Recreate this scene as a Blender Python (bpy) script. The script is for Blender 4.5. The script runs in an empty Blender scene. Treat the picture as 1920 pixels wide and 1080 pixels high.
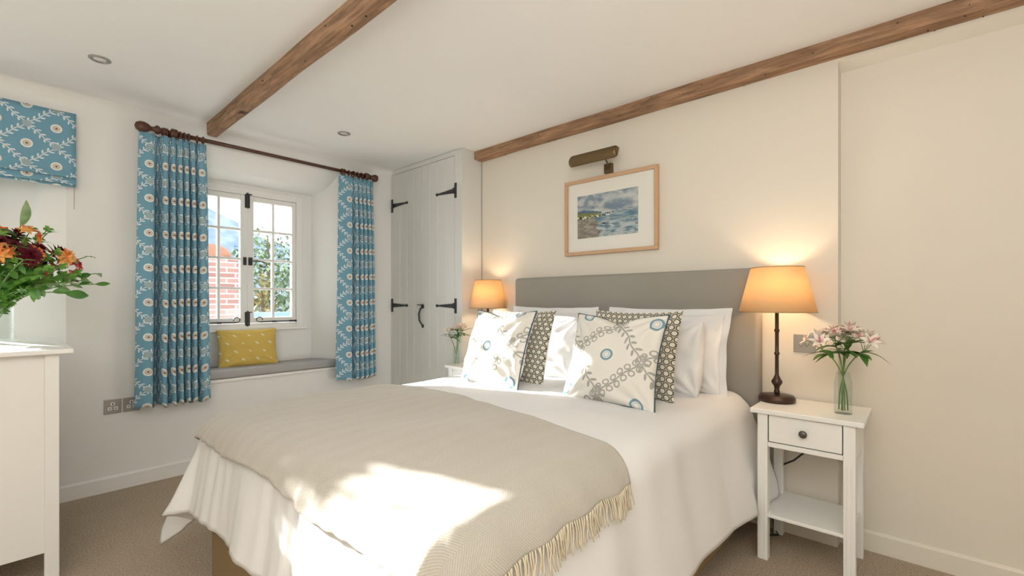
import bpy, bmesh, math, random
from mathutils import Vector, Matrix, noise
random.seed(7)
PI = math.pi
sc = bpy.context.scene
C = sc.collection

# ------------------------------------------------------------ camera
YAW = math.radians(42.0)
cam_d = bpy.data.cameras.new('camera'); cam = bpy.data.objects.new('camera', cam_d); C.objects.link(cam)
cam.location = (0, 0, 1.2)
cam.rotation_euler = (PI/2, 0, YAW - PI/2)
cam_d.sensor_width = 36.0; cam_d.lens = 862.0/1920*36
cam_d.shift_y = 25/1920
cam_d.clip_start = 0.02; cam_d.clip_end = 500
sc.camera = cam
# ------------------------------------------------------------ world, sun, lights, exposure
w = bpy.data.worlds.new('world'); sc.world = w; w.use_nodes = True
bg = w.node_tree.nodes['Background']
bg.inputs[0].default_value = (0.93, 0.965, 1.0, 1); bg.inputs[1].default_value = 3.5
def lamp(name, typ, loc, energy, color=(1,1,1), **kw):
    d = bpy.data.lights.new(name, typ); d.energy = energy; d.color = color
    for k, v in kw.items(): setattr(d, k, v)
    o = bpy.data.objects.new(name, d); C.objects.link(o); o.location = loc
    return o
sun = lamp('sun', 'SUN', (-3, 10, 6), 17.0, (1.0, 0.98, 0.95), angle=math.radians(0.9))
SUNV = Vector((-0.31, 1.0, 0.375))
sun.rotation_euler = SUNV.to_track_quat('Z', 'Y').to_euler()
fill = lamp('added_ceiling_fill', 'AREA', (-0.7, -0.4, 2.40), 15, (1.0, 0.965, 0.91), shape='RECTANGLE', size=2.6, size_y=2.2)  # added area fill facing down, stands in for bounced flash
up = lamp('added_upward_fill', 'AREA', (-0.6, -0.4, 1.75), 40, (1.0, 0.985, 0.95), shape='RECTANGLE', size=1.6, size_y=1.6)  # added area fill aimed upward to brighten the ceiling
up.rotation_euler = Vector((-0.25, -0.25, -1)).to_track_quat('Z', 'Y').to_euler()
vs = sc.view_settings
vs.view_transform = 'Standard'; vs.look = 'None'; vs.exposure = 0.74; vs.gamma = 1.0; vs.use_curve_mapping = False

# ------------------------------------------------------------ node helpers
class E:
    nt = None
    def __init__(s, v): s.v = v
    @staticmethod
    def m(op, *a):
        n = E.nt.nodes.new('ShaderNodeMath'); n.operation = op
        for i, x in enumerate(a):
            x = x.v if isinstance(x, E) else x
            if isinstance(x, (int, float)): n.inputs[i].default_value = x
            else: E.nt.links.new(x, n.inputs[i])
        return E(n.outputs[0])
    def __add__(s, o): return E.m('ADD', s, o)
    __radd__ = __add__
    def __sub__(s, o): return E.m('SUBTRACT', s, o)
    def __rsub__(s, o): return E.m('SUBTRACT', o, s)
    def __mul__(s, o): return E.m('MULTIPLY', s, o)
    __rmul__ = __mul__
    def __truediv__(s, o): return E.m('DIVIDE', s, o)
    def abs(s): return E.m('ABSOLUTE', s)
    def frac(s): return E.m('FRACT', s)
    def lt(s, o): return E.m('LESS_THAN', s, o)
    def gt(s, o): return E.m('GREATER_THAN', s, o)
    def sqrt(s): return E.m('SQRT', s)
    def sin(s): return E.m('SINE', s)
    def max(s, o): return E.m('MAXIMUM', s, o)
    def min(s, o): return E.m('MINIMUM', s, o)
    def pp(s, k): return E.m('PINGPONG', s, k)
    def step(s, a, b):
        n = E.nt.nodes.new('ShaderNodeMapRange'); n.interpolation_type = 'SMOOTHSTEP'
        E.nt.links.new(s.v, n.inputs[0]); n.inputs[1].default_value = a; n.inputs[2].default_value = b
        return E(n.outputs[0])

class Mat:
    def __init__(s, name, col=(.8,.8,.8), rough=.6, metal=0.0, spec=.5, **kw):
        s.m = bpy.data.materials.new(name); s.m.use_nodes = True; s.nt = s.m.node_tree
        s.p = s.nt.nodes['Principled BSDF']; s.out = s.nt.nodes['Material Output']
        s.p.inputs['Base Color'].default_value = (*col, 1); s.p.inputs['Roughness'].default_value = rough
        s.p.inputs['Metallic'].default_value = metal; s.p.inputs['Specular IOR Level'].default_value = spec
        for k, v in kw.items(): s.p.inputs[k.replace('_', ' ')].default_value = v
        E.nt = s.nt; s.tc = None
    def coord(s, kind='Object'):
        if s.tc is None: s.tc = s.nt.nodes.new('ShaderNodeTexCoord')
        return s.tc.outputs[kind]
    def xyz(s, kind='Object'):
        n = s.nt.nodes.new('ShaderNodeSeparateXYZ'); s.nt.links.new(s.coord(kind), n.inputs[0])
        return E(n.outputs[0]), E(n.outputs[1]), E(n.outputs[2])
    def noise(s, scale=5, detail=4, kind='Object', sc=(1,1,1), rough=.5, dist=0):
        mp = s.nt.nodes.new('ShaderNodeMapping'); s.nt.links.new(s.coord(kind), mp.inputs[0]); mp.inputs[3].default_value = sc
        n = s.nt.nodes.new('ShaderNodeTexNoise'); s.nt.links.new(mp.outputs[0], n.inputs[0])
        n.inputs['Scale'].default_value = scale; n.inputs['Detail'].default_value = detail
        n.inputs['Roughness'].default_value = rough; n.inputs['Distortion'].default_value = dist
        return E(n.outputs[0])
    def mix(s, f, a, b):
        n = s.nt.nodes.new('ShaderNodeMix'); n.data_type = 'RGBA'
        f = f.v if isinstance(f, E) else f
        if isinstance(f, (int, float)): n.inputs[0].default_value = f
        else: s.nt.links.new(f, n.inputs[0])
        for i, c in ((6, a), (7, b)):
            if isinstance(c, tuple): n.inputs[i].default_value = (*c, 1)
            else: s.nt.links.new(c, n.inputs[i])
        return n.outputs[2]
    def color(s, c):
        s.nt.links.new(c, s.p.inputs['Base Color']); return s
    def bump(s, h, strength=.3, dist=.01):
        b = s.nt.nodes.new('ShaderNodeBump'); s.nt.links.new(h.v, b.inputs['Height'])
        b.inputs['Strength'].default_value = strength; b.inputs['Distance'].default_value = dist
        s.nt.links.new(b.outputs[0], s.p.inputs['Normal']); return s

def simple(name, col, rough=.6, metal=0, nz=0, nscale=40, **kw):
    M = Mat(name, col, rough, metal, **kw)
    if nz: M.bump(M.noise(nscale, 4), nz, .005)
    return M.m

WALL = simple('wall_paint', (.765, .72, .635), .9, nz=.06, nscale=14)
WALLW = simple('window_wall_paint', (.83, .825, .80), .9, nz=.06, nscale=14)  # same cream as the other walls, cool daylight worked into the colour
CEIL = simple('ceiling_paint', (.87, .865, .85), .95)
TRIM = simple('trim_paint', (.84, .83, .80), .5)
WHITE = simple('white_paint', (.86, .86, .83), .38)
WARD = simple('wardrobe_paint', (.71, .71, .68), .45)
IRON = simple('black_iron', (.045, .047, .05), .5, .3, nz=.3, nscale=120)
BRONZE = simple('dark_bronze', (.07, .042, .03), .33, .6)
BRASS = simple('aged_brass', (.19, .13, .065), .42, .8)
NICKEL = simple('brushed_nickel', (.42, .40, .37), .38, .9)
DARKW = simple('dark_turned_wood', (.085, .033, .018), .3)
PLASTIC = simple('white_plastic', (.85, .85, .83), .4)
BLACK = simple('black_gap', (.01, .01, .01), .8)
GREYKNOB = simple('grey_metal_knob', (.12, .115, .105), .35, .7)

# carpet
M = Mat('herringbone_carpet', rough=1.0, spec=.1)
x, y, z = M.xyz()
zig = (y*11).pp(.5)
line = (x*95 + zig*9).frac()
n1 = M.noise(130, 3, rough=.7).step(.3, .7); n2 = M.noise(3, 3); n3 = M.noise(420, 1)
f = (line.step(.25, .75)*.16 + n1*.45 + n2*.2 + n3*.15)
M.color(M.mix(f, (.25, .18, .115), (.88, .74, .58)))
M.bump(line*.2 + n1*.8 + n3*.4, .8, .006)
CARPET = M.m

# oak beam
M = Mat('old_beam_wood', rough=.75, spec=.25)
g = M.noise(5, 8, sc=(9, .9, 9), rough=.65, dist=.5)
g2 = M.noise(26, 5, sc=(5, .35, 5), rough=.6)
k = M.noise(7, 2, sc=(1, .6, 1))
c = M.mix(g.step(.3, .72), (.21, .125, .075), (.50, .30, .18))
c = M.mix(g2.step(.55, .8)*.5, c, (.33, .25, .16))
c = M.mix(k.step(.66, .76), c, (.07, .035, .02))
M.color(c); M.bump(g + g2*.6, .5, .012)
BEAM = M.m
# picture frame oak
M = Mat('light_oak', rough=.5)
g = M.noise(12, 6, sc=(8, 1.2, 8))
M.color(M.mix(g, (.52, .32, .185), (.68, .46, .29))); OAK = M.m

def cloth_mat(name, c1, c2, scale=300, bump=.25, rough=.95, sheen=.0, spec=.15):
    M = Mat(name, rough=rough, spec=spec)
    n = M.noise(scale, 2, 'UV'); n2 = M.noise(5, 3, 'UV')
    M.color(M.mix(n*.8 + n2*.2, c1, c2)); M.bump(n, bump, .002)
    if sheen: M.p.inputs['Sheen Weight'].default_value = sheen
    return M.m
HEADB = cloth_mat('grey_headboard_fabric', (.26, .245, .215), (.40, .38, .34), 420)
SEATC = cloth_mat('grey_seat_fabric', (.36, .355, .35), (.50, .49, .48), 420)
BASEF = cloth_mat('taupe_base_fabric', (.25, .175, .095), (.37, .27, .155), 400)
SHEET = cloth_mat('white_cotton', (.77, .77, .77), (.81, .81, .81), 60, .05)
MATT = cloth_mat('mattress_ticking', (.7, .7, .68), (.8, .8, .78), 100)

# herringbone throw
M = Mat('herringbone_wool', rough=1.0, spec=.1)
u, v, _ = M.xyz('UV')
zig = (v*11).pp(.5)
line = (u*120 + zig*11).frac()
n = M.noise(160, 3, 'UV'); n2 = M.noise(700, 2, 'UV')
f = line.step(.25, .7)*.38 + n*.5 + .05
M.color(M.mix(f, (.35, .315, .255), (.56, .53, .47)))
M.bump(line*.35 + n2*.8 + n, .4, .004)
M.p.inputs['Sheen Weight'].default_value = .5; M.p.inputs['Sheen Roughness'].default_value = .6
M.p.inputs['Sheen Tint'].default_value = (.9, .88, .85, 1)
THROW = M.m
FRINGE = cloth_mat('cream_wool_fringe', (.58, .50, .36), (.74, .67, .52), 200)

# floral trellis pattern in metres on UV; p column spacing, q row spacing
def trellis(name, base, leaf, ring, ringfill, dot, node, p, q, rr=.21, leafw=.2, ringonly=False):
    M = Mat(name, rough=.95, spec=.15)
    u, v, _ = M.xyz('UV')
    a = u/p; b = v/q
    LF = .62 if not ringonly else .72
    s = a + b; t = a - b
    def dodd(e): return (e*.5).frac() - .5          # 0 at odd
    def deven(e): return ((e + 1)*.5).frac() - .5    # 0 at even
    ds = dodd(s)*2; dt = dodd(t)*2
    es = deven(s)*2; et = deven(t)*2
    w1 = (t*2.0*PI).sin()*.03; w2 = (s*2.0*PI).sin()*.03
    def vine(d, along, wob, loops):
        d2 = (d + wob).abs()
        stem = d2.lt(.028)
        if loops:
            px = (along*4.2*LF).frac() - .5; py = (d2 - .13)*3.8
            r = (px*px + py*py).sqrt()
            lf = (r - .32).abs().lt(.085)
        else:
            px = ((along*4.6*LF) - d2*2.3).frac() - .5; py = (d2 - .13)*4.2
            r = (px*px*3.2 + py*py*.8).sqrt()
            lf = r.lt(.36)
        return stem.max(lf)
    leaves = vine(ds, t, w1, False).max(vine(dt, s, w2, ringonly))
    # circles: local metric distances
    cx = (es + et)*.5*p; cy = (es - et)*.5*q
    rc = (cx*cx + cy*cy).sqrt()/p
    nx = (ds + dt)*.5*p; ny = (ds - dt)*.5*q
    rn = (nx*nx + ny*ny).sqrt()/p
    keep = rc.gt(rr*1.3)
    c = M.mix(leaves*keep, base, leaf)
    c = M.mix(rn.lt(rr*(.42 if ringonly else .75)), c, node)
    if ringonly:
        c = M.mix((rn-rr*.3).abs().lt(rr*.1), c, leaf)
        c = M.mix((rc - rr*.85).abs().lt(rr*.17), c, ring)
        c = M.mix((rc - rr*.45).abs().lt(rr*.07), c, ringfill)
    else:
        c = M.mix(rc.lt(rr), c, ring)
        c = M.mix(rc.lt(rr*.62), c, ringfill)
        c = M.mix(rc.lt(rr*.46), c, ring)
        c = M.mix(rc.lt(rr*.36), c, ringfill)
        c = M.mix(rc.lt(rr*.14), c, dot)
    n = M.noise(500, 2, 'UV')
    M.color(c); M.bump(n, .15, .002)
    return M.m
CURT = trellis('blue_trellis_fabric', (.175, .36, .475), (.72, .78, .79), (.80, .80, .76), (.50, .42, .33), (.07, .05, .04), (.36, .46, .48), .12, .112)
FLORAL = trellis('white_floral_linen', (.78, .76, .70), (.40, .39, .355), (.20, .33, .40), (.45, .55, .58), (.3, .3, .3), (.62, .61, .58), .185, .20, rr=.17, ringonly=True)

# hexagon ring cushion
M = Mat('olive_ring_linen', rough=.95, spec=.15)
u, v, _ = M.xyz('UV')
P_ = .033; Q_ = P_*1.732
def ringlat(u, v):
    a = ((u/P_).frac() - .5)*P_; b = ((v/Q_).frac() - .5)*Q_
    return (a*a + b*b).sqrt()
r = ringlat(u, v).min(ringlat(u + P_/2, v + Q_/2))
f = (r/P_ - .40).abs().lt(.075).max((r/P_).gt(.535))
M.color(M.mix(f, (.74, .71, .62), (.095, .088, .062)))
HEXF = M.m
PIPE = simple('navy_piping', (.06, .10, .14), .8)
CREAM = simple('cream_linen', (.66, .63, .55), .9)
# yellow cushion
M = Mat('mustard_bird_linen', rough=.9, spec=.15)
u, v, _ = M.xyz('UV')
n = M.noise(300, 2, 'UV')
row = (v/.065)
odd = (E.m('FLOOR', row)*.5).frac()*2
a = ((u/.105) + odd*.5)
wob = M.noise(16, 1, 'UV')
px = (a.frac() - .5)*.105; py = (row.frac() - .5)*.065
d1 = ((px*px)*.45 + (py + px*.6)*(py + px*.6)*1.6).sqrt() + (wob - .5)*.014
c = M.mix(n, (.60, .42, .10), (.70, .51, .15))
c = M.mix(d1.lt(.0085), c, (.80, .74, .58))
M.color(c); MUST = M.m
# lamp shade
M = Mat('parchment_shade', (.85, .62, .34), .8, spec=.2)
n = M.noise(9, 5); colr = M.mix(n, (.90, .66, .38), (.94, .76, .50)); M.color(colr)
tr = M.nt.nodes.new('ShaderNodeBsdfTranslucent'); M.nt.links.new(colr, tr.inputs[0])
mx = M.nt.nodes.new('ShaderNodeMixShader'); mx.inputs[0].default_value = .5
M.nt.links.new(M.p.outputs[0], mx.inputs[1]); M.nt.links.new(tr.outputs[0], mx.inputs[2]); M.nt.links.new(mx.outputs[0], M.out.inputs[0])
SHADE = M.m
M = Mat('bulb_glow', (1, .8, .5)); M.p.inputs['Emission Color'].default_value = (1, .72, .42, 1); M.p.inputs['Emission Strength'].default_value = 14; BULB = M.m
# glass
def pane_mat(name='window_glass', tint=(1, 1, 1), ior=.25):
    M = Mat(name); nt = M.nt
    t = nt.nodes.new('ShaderNodeBsdfTransparent'); t.inputs[0].default_value = (*tint, 1); g = nt.nodes.new('ShaderNodeBsdfGlossy'); g.inputs['Roughness'].default_value = .02
    lw = nt.nodes.new('ShaderNodeLayerWeight'); lw.inputs[0].default_value = .5; fc_ = E(lw.outputs['Facing']); fc_ = fc_*fc_*fc_*fc_*ior + .03
    fr = fc_.v.node
    m = nt.nodes.new('ShaderNodeMixShader'); nt.links.new(fr.outputs[0], m.inputs[0]); nt.links.new(t.outputs[0], m.inputs[1]); nt.links.new(g.outputs[0], m.inputs[2])
    nt.links.new(m.outputs[0], M.out.inputs[0]); return M.m
GLASS = pane_mat()
VGLASS = pane_mat('vase_glass', (.95, .975, .965), .35)
def leafm(name, c1, c2, t=.35):
    M = Mat(name, c1, .5, spec=.3); n = M.noise(18, 3)
    M.color(M.mix(n.step(.3, .7), c1, c2)); return M.m
LEAF = leafm('green_leaf', (.035, .12, .02), (.10, .24, .04))
LEAFP = leafm('pale_leaf', (.16, .27, .10), (.30, .42, .22))
FERN = leafm('fern_green', (.07, .22, .03), (.17, .36, .06))
STEM = leafm('flower_stem_green', (.09, .19, .04), (.18, .32, .08))
PETW = leafm('pinkish_white_petal', (.82, .70, .62), (.88, .84, .76))
PETP = leafm('striped_petal', (.55, .16, .16), (.84, .60, .52))
PETO = leafm('orange_petal', (.72, .13, .03), (.82, .42, .12))
PETR = leafm('red_petal', (.45, .02, .03), (.70, .10, .06))
PETB = leafm('burgundy_petal', (.06, .004, .012), (.17, .012, .03))

# ------------------------------------------------------------ geometry helpers
def obj(name, bm, mat, parent=None, smooth=False, bevel=0, segs=2, sub=0, loc=None):
    me = bpy.data.meshes.new(name)
    bmesh.ops.recalc_face_normals(bm, faces=bm.faces)
    bm.to_mesh(me); bm.free()
    mats = mat if isinstance(mat, (list, tuple)) else [mat]
    for m_ in mats: me.materials.append(m_)
    o = bpy.data.objects.new(name, me); C.objects.link(o)
    if smooth:
        for p in me.polygons: p.use_smooth = True
    if bevel:
        b = o.modifiers.new('bevel', 'BEVEL'); b.width = bevel; b.segments = segs; b.limit_method = 'ANGLE'; b.angle_limit = .6
        b.harden_normals = False
    if sub:
        s_ = o.modifiers.new('sub', 'SUBSURF'); s_.levels = sub; s_.render_levels = sub
    if parent: o.parent = parent
    if loc: o.location = loc
    return o
def tag(o, label=None, cat=None, group=None, kind=None):
    if label: o['label'] = label
    if cat: o['category'] = cat
    if group: o['group'] = group
    if kind: o['kind'] = kind
    return o
def empty(name, loc=(0,0,0), label=None, cat=None, group=None, kind=None, rz=0):
    o = bpy.data.objects.new(name, None); C.objects.link(o); o.location = loc; o.rotation_euler = (0, 0, rz)
    o.empty_display_size = .05
    return tag(o, label, cat, group, kind)
def struct(name, bm, mat, label=None, **kw):
    o = obj(name, bm, mat, **kw); o['kind'] = 'structure'
    if label: o['label'] = label
    return o
def copy_tree(o, parent=None):
    c = o.copy(); C.objects.link(c)
    if parent: c.parent = parent
    for ch in list(o.children): copy_tree(ch, c)
    return c
def NB(): return bmesh.new()
def box(bm, x0, x1, y0, y1, z0, z1, mi=0):
    vs = [bm.verts.new(p) for p in ((x0,y0,z0),(x1,y0,z0),(x1,y1,z0),(x0,y1,z0),(x0,y0,z1),(x1,y0,z1),(x1,y1,z1),(x0,y1,z1))]
    for f in ((0,3,2,1),(4,5,6,7),(0,1,5,4),(1,2,6,5),(2,3,7,6),(3,0,4,7)):
        fc = bm.faces.new([vs[i] for i in f]); fc.material_index = mi
    return bm
def bx(*a): return box(NB(), *a)
def quad(bm, *pts, mi=0):
    f = bm.faces.new([bm.verts.new(p) for p in pts]); f.material_index = mi
def tube(bm, pts, rad, n=8, closed=False, cap=True):
    pts = [Vector(p) for p in pts]; N = len(pts); rings = []
    rads = rad if isinstance(rad, (list, tuple)) else [rad]*N
    up = None
    for i, p in enumerate(pts):
        if closed: t = pts[(i+1) % N] - pts[i-1]
        else: t = pts[min(i+1, N-1)] - pts[max(i-1, 0)]
        t.normalize()
        if up is None: up = Vector((0,0,1)) if abs(t.z) < .9 else Vector((1,0,0))
        a = t.cross(up); 
        if a.length < 1e-4: a = t.orthogonal()
        a.normalize(); b = a.cross(t).normalized(); up = b
        rings.append([bm.verts.new(p + (a*math.cos(k*2*PI/n) + b*math.sin(k*2*PI/n))*rads[i]) for k in range(n)])
    M_ = N if closed else N-1
    for i in range(M_):
        r0, r1 = rings[i], rings[(i+1) % N]
        for k in range(n): bm.faces.new((r0[k], r0[(k+1) % n], r1[(k+1) % n], r1[k]))
    if cap and not closed:
        bm.faces.new(rings[0][::-1]); bm.faces.new(rings[-1])
    return bm
def lathe(bm, prof, n=32, axis='z', origin=(0,0,0), closed=False):
    o = Vector(origin); rings = []
    for r, h in prof:
        ring = []
        for k in range(n):
            c_, s_ = math.cos(k*2*PI/n)*r, math.sin(k*2*PI/n)*r
            p = {'z': (c_, s_, h), 'x': (h, c_, s_), 'y': (c_, h, s_)}[axis]
            ring.append(bm.verts.new(o + Vector(p)))
        rings.append(ring)
    L = len(rings)
    for i in range(L if closed else L-1):
        r0, r1 = rings[i], rings[(i+1) % L]
        for k in range(n): bm.faces.new((r0[k], r0[(k+1) % n], r1[(k+1) % n], r1[k]))
    if not closed:
        if prof[0][0] > 1e-5: bm.faces.new(rings[0][::-1])
        if prof[-1][0] > 1e-5: bm.faces.new(rings[-1])
    bmesh.ops.remove_doubles(bm, verts=bm.verts, dist=1e-5)
    return bm
def prism(bm, outline, axis, a, b):
    def P(u, v, w_): return {'x': (w_, u, v), 'y': (u, w_, v), 'z': (u, v, w_)}[axis]
    A = [bm.verts.new(P(u, v, a)) for u, v in outline]; B = [bm.verts.new(P(u, v, b)) for u, v in outline]
    bm.faces.new(A[::-1]); bm.faces.new(B); n = len(A)
    for i in range(n): bm.faces.new((A[i], A[(i+1) % n], B[(i+1) % n], B[i]))
    return bm
def grid(bm, fn, nu, nv, uvfn=None):
    V = [[bm.verts.new(fn(i/nu, j/nv)) for j in range(nv+1)] for i in range(nu+1)]
    uvl = bm.loops.layers.uv.verify()
    for i in range(nu):
        for j in range(nv):
            f = bm.faces.new((V[i][j], V[i+1][j], V[i+1][j+1], V[i][j+1]))
            if uvfn:
                for l, (a, b) in zip(f.loops, ((i, j), (i+1, j), (i+1, j+1), (i, j+1))): l[uvl].uv = uvfn(a/nu, b/nv)
    return V
def boxuv(o, s=1.0):
    me = o.data
    uv = me.uv_layers.new(name='UVMap') if not me.uv_layers else me.uv_layers[0]
    for p in me.polygons:
        n = p.normal; ax = max(range(3), key=lambda i: abs(n[i]))
        for li in p.loop_indices:
            co = me.vertices[me.loops[li].vertex_index].co
            uv.data[li].uv = ((co.y, co.z), (co.x, co.z), (co.x, co.y))[ax]

# ------------------------------------------------------------ room shell
YW = 3.84; XR = 2.745; XR2 = 2.81; ZC = 2.455; YB = 4.10; YO = 4.32
X0, Y0 = -1.9, -1.9
struct('floor', bx(X0, 3.0, Y0, YO, -.1, 0), CARPET, 'beige herringbone carpet')
struct('ceiling', bx(X0, 3.0, Y0, YO, ZC, ZC+.1), CEIL, 'white plaster ceiling')
# window wall with two splayed recesses
def wall_left():
    bm = NB()
    # opening 1 (left, behind blind) and 2 (main)
    ops = [dict(f=(-1.65, .26, .95, 2.30), b=(-1.46, -.04, .98, 2.14), w=(-1.4, -.11, 1.0, 2.10)),
           dict(f=(.64, 2.0, .625, 2.325), b=(.82, 1.86, .625, 2.14), w=(.89, 1.78, .96, 2.115))]
    xs = [X0, -1.65, .26, .64, 2.0, 3.0]
    for i in range(5):
        a, b = xs[i], xs[i+1]
        if i in (1, 3):
            o = ops[0 if i == 1 else 1]['f']
            quad(bm, (a,YW,0),(b,YW,0),(b,YW,o[2]),(a,YW,o[2]))
            quad(bm, (a,YW,o[3]),(b,YW,o[3]),(b,YW,ZC),(a,YW,ZC))
        else: quad(bm, (a,YW,0),(b,YW,0),(b,YW,ZC),(a,YW,ZC))
    for o in ops:
        f, b, wn = o['f'], o['b'], o['w']
        ym = YW + .13
        quad(bm, (f[0],YW,f[2]),(b[0],YB,b[2]),(b[0],YB,b[3]),(f[0]+.09,ym,f[3]-.13),(f[0],YW,f[3]))
        quad(bm, (f[1],YW,f[2]),(b[1],YB,b[2]),(b[1],YB,b[3]),(f[1]-.07,ym,f[3]-.13),(f[1],YW,f[3]))
        quad(bm, (f[0],YW,f[2]),(f[1],YW,f[2]),(b[1],YB,b[2]),(b[0],YB,b[2]))
        quad(bm, (f[0],YW,f[3]),(f[1],YW,f[3]),(f[1]-.07,ym,f[3]-.13),(f[0]+.09,ym,f[3]-.13))
        quad(bm, (f[0]+.09,ym,f[3]-.13),(f[1]-.07,ym,f[3]-.13),(b[1],YB,b[3]),(b[0],YB,b[3]))
        # back ring at YB
        quad(bm, (b[0],YB,b[2]),(b[1],YB,b[2]),(wn[1],YB,wn[2]),(wn[0],YB,wn[2]))
        quad(bm, (b[0],YB,b[3]),(b[1],YB,b[3]),(wn[1],YB,wn[3]),(wn[0],YB,wn[3]))
        quad(bm, (b[0],YB,b[2]),(wn[0],YB,wn[2]),(wn[0],YB,wn[3]),(b[0],YB,b[3]))
        quad(bm, (b[1],YB,b[2]),(wn[1],YB,wn[2]),(wn[1],YB,wn[3]),(b[1],YB,b[3]))
        # through to outside
        quad(bm, (wn[0],YB,wn[2]),(wn[1],YB,wn[2]),(wn[1],YO,wn[2]),(wn[0],YO,wn[2]))
        quad(bm, (wn[0],YB,wn[3]),(wn[1],YB,wn[3]),(wn[1],YO,wn[3]),(wn[0],YO,wn[3]))
        for xx in (wn[0], wn[1]): quad(bm, (xx,YB,wn[2]),(xx,YO,wn[2]),(xx,YO,wn[3]),(xx,YB,wn[3]))
    # outer skin
    xs = [X0, -1.4, -.11, .89, 1.78, 3.0]
    for i in range(5):
        a, b = xs[i], xs[i+1]
        if i in (1, 3):
            o = ops[0 if i == 1 else 1]['w']
            quad(bm, (a,YO,-.1),(b,YO,-.1),(b,YO,o[2]),(a,YO,o[2])); quad(bm, (a,YO,o[3]),(b,YO,o[3]),(b,YO,ZC+.1),(a,YO,ZC+.1))
        else: quad(bm, (a,YO,-.1),(b,YO,-.1),(b,YO,ZC+.1),(a,YO,ZC+.1))
    bmesh.ops.remove_doubles(bm, verts=bm.verts, dist=1e-5)
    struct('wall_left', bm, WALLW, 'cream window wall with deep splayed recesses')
    # soft cove between wall and ceiling
    bm = NB(); R = .07; prev = None
    for k in range(7):
        a = k/6*PI/2; p = (YW - R*(1-math.sin(a)) , ZC - R*(1-math.cos(a)))
        p = (YW - R + R*math.cos(a), ZC - R + R*math.sin(a))
        if prev: quad(bm, (X0,prev[0],prev[1]),(2.6,prev[0],prev[1]),(2.6,p[0],p[1]),(X0,p[0],p[1]))
        prev = p
    bmesh.ops.remove_doubles(bm, verts=bm.verts, dist=1e-5)
    struct('trim_2', bm, WALLW, 'soft plaster cove above the window wall')
wall_left()
# headboard wall with pilaster step
bm = NB()
YC = .32
prism(bm, [(XR, YC), (XR, YO), (3.0, YO), (3.0, Y0), (XR2, Y0), (XR2, YC-.004)], 'z', 0, ZC)
prism(bm, [(2.34, XR), (ZC, XR), (ZC, XR2+.01), (2.30, XR2+.01)], 'y', YC, Y0) if False else None
for a in ((XR2+.005, 2.32), ): pass
prism(bm, [(XR, 2.375), (XR2+.01, 2.335), (XR2+.01, ZC), (XR, ZC)], 'y', Y0, YC)
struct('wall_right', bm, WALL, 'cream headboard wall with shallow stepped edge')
struct('wall_back', bx(X0-.1, 3.0, Y0-.1, Y0, 0, ZC), WALL, 'cream wall behind the camera')
struct('wall_far_left', bx(X0-.1, X0, Y0, YO, 0, ZC), WALL, 'cream side wall beside the chest')
# baseboards
def bb(name, out, axis, a, b):
    struct(name, prism(NB(), out, axis, a, b), TRIM, 'painted skirting board')
bb('baseboard_left', [(YW, 0), (YW-.018, 0), (YW-.018, .085), (YW-.006, .095), (YW, .095)], 'x', X0, 2.515)
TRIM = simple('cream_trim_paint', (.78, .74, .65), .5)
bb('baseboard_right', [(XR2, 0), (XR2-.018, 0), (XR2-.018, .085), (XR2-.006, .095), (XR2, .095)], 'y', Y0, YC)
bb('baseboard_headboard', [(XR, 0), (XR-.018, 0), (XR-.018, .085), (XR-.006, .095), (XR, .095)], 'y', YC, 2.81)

# beams
def beam(name, x0, x1, y0, y1, z0, z1, label, amp=.006, seed=0):
    bm = NB(); ny = 60
    prof = [(x0, z1), (x0, (z0+z1)/2), (x0, z0+.008), (x0+.01, z0), ((x0+x1)/2, z0), (x1-.008, z0), (x1, z0+.01), (x1, (z0+z1)/2), (x1, z1)]
    rings = []
    for j in range(ny+1):
        yy = y0 + (y1-y0)*j/ny; ring = []
        for i, (px, pz) in enumerate(prof):
            dx = noise.noise(Vector((i*.35+seed, yy*1.6, 0)))*amp*1.3; dz = noise.noise(Vector((i*.3+seed, yy*1.8, 7)))*amp*1.2
            if i in (0, 8): dz = 0
            if i == 3 or i == 2: dz += max(0, noise.noise(Vector((yy*2.3, seed, 3))))*.012
            ring.append(bm.verts.new((px+dx, yy, pz+dz)))
        rings.append(ring)
    for j in range(ny):
        for i in range(len(prof)-1): bm.faces.new((rings[j][i], rings[j][i+1], rings[j+1][i+1], rings[j+1][i]))
        bm.faces.new((rings[j][-1], rings[j][0], rings[j+1][0], rings[j+1][-1]))
    bm.faces.new(rings[0]); bm.faces.new(rings[-1][::-1])
    o = obj(name, bm, BEAM, smooth=False)
    b = NB()
    for _ in range(26):
        yy = random.uniform(y0+.3, y1-.1); s = random.uniform(.0018, .0045)
        if random.random() < .5: lathe(b, [(s, -.002), (s*.9, .0012), (0, .0014)], 8, 'x', (x0-.004, yy, random.uniform(z0+.02, z1-.015)))
        else: lathe(b, [(s, .002), (s*.9, -.0012), (0, -.0014)], 8, 'z', (random.uniform(x0+.015, x1-.012), yy, z0-.0035))
    obj('nail_hole', b, BLACK, o)
    return tag(o, label, 'beam')
beam('ceiling_beam', .965, 1.035, Y0, 3.76, 2.368, ZC+.005, 'rough reddish oak beam crossing the ceiling towards the curtained window', seed=2)
beam('ceiling_beam', 2.655, XR+.002, Y0, 2.815, 2.388, ZC+.005, 'knotty brown beam along the top of the headboard wall', seed=11)

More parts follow.
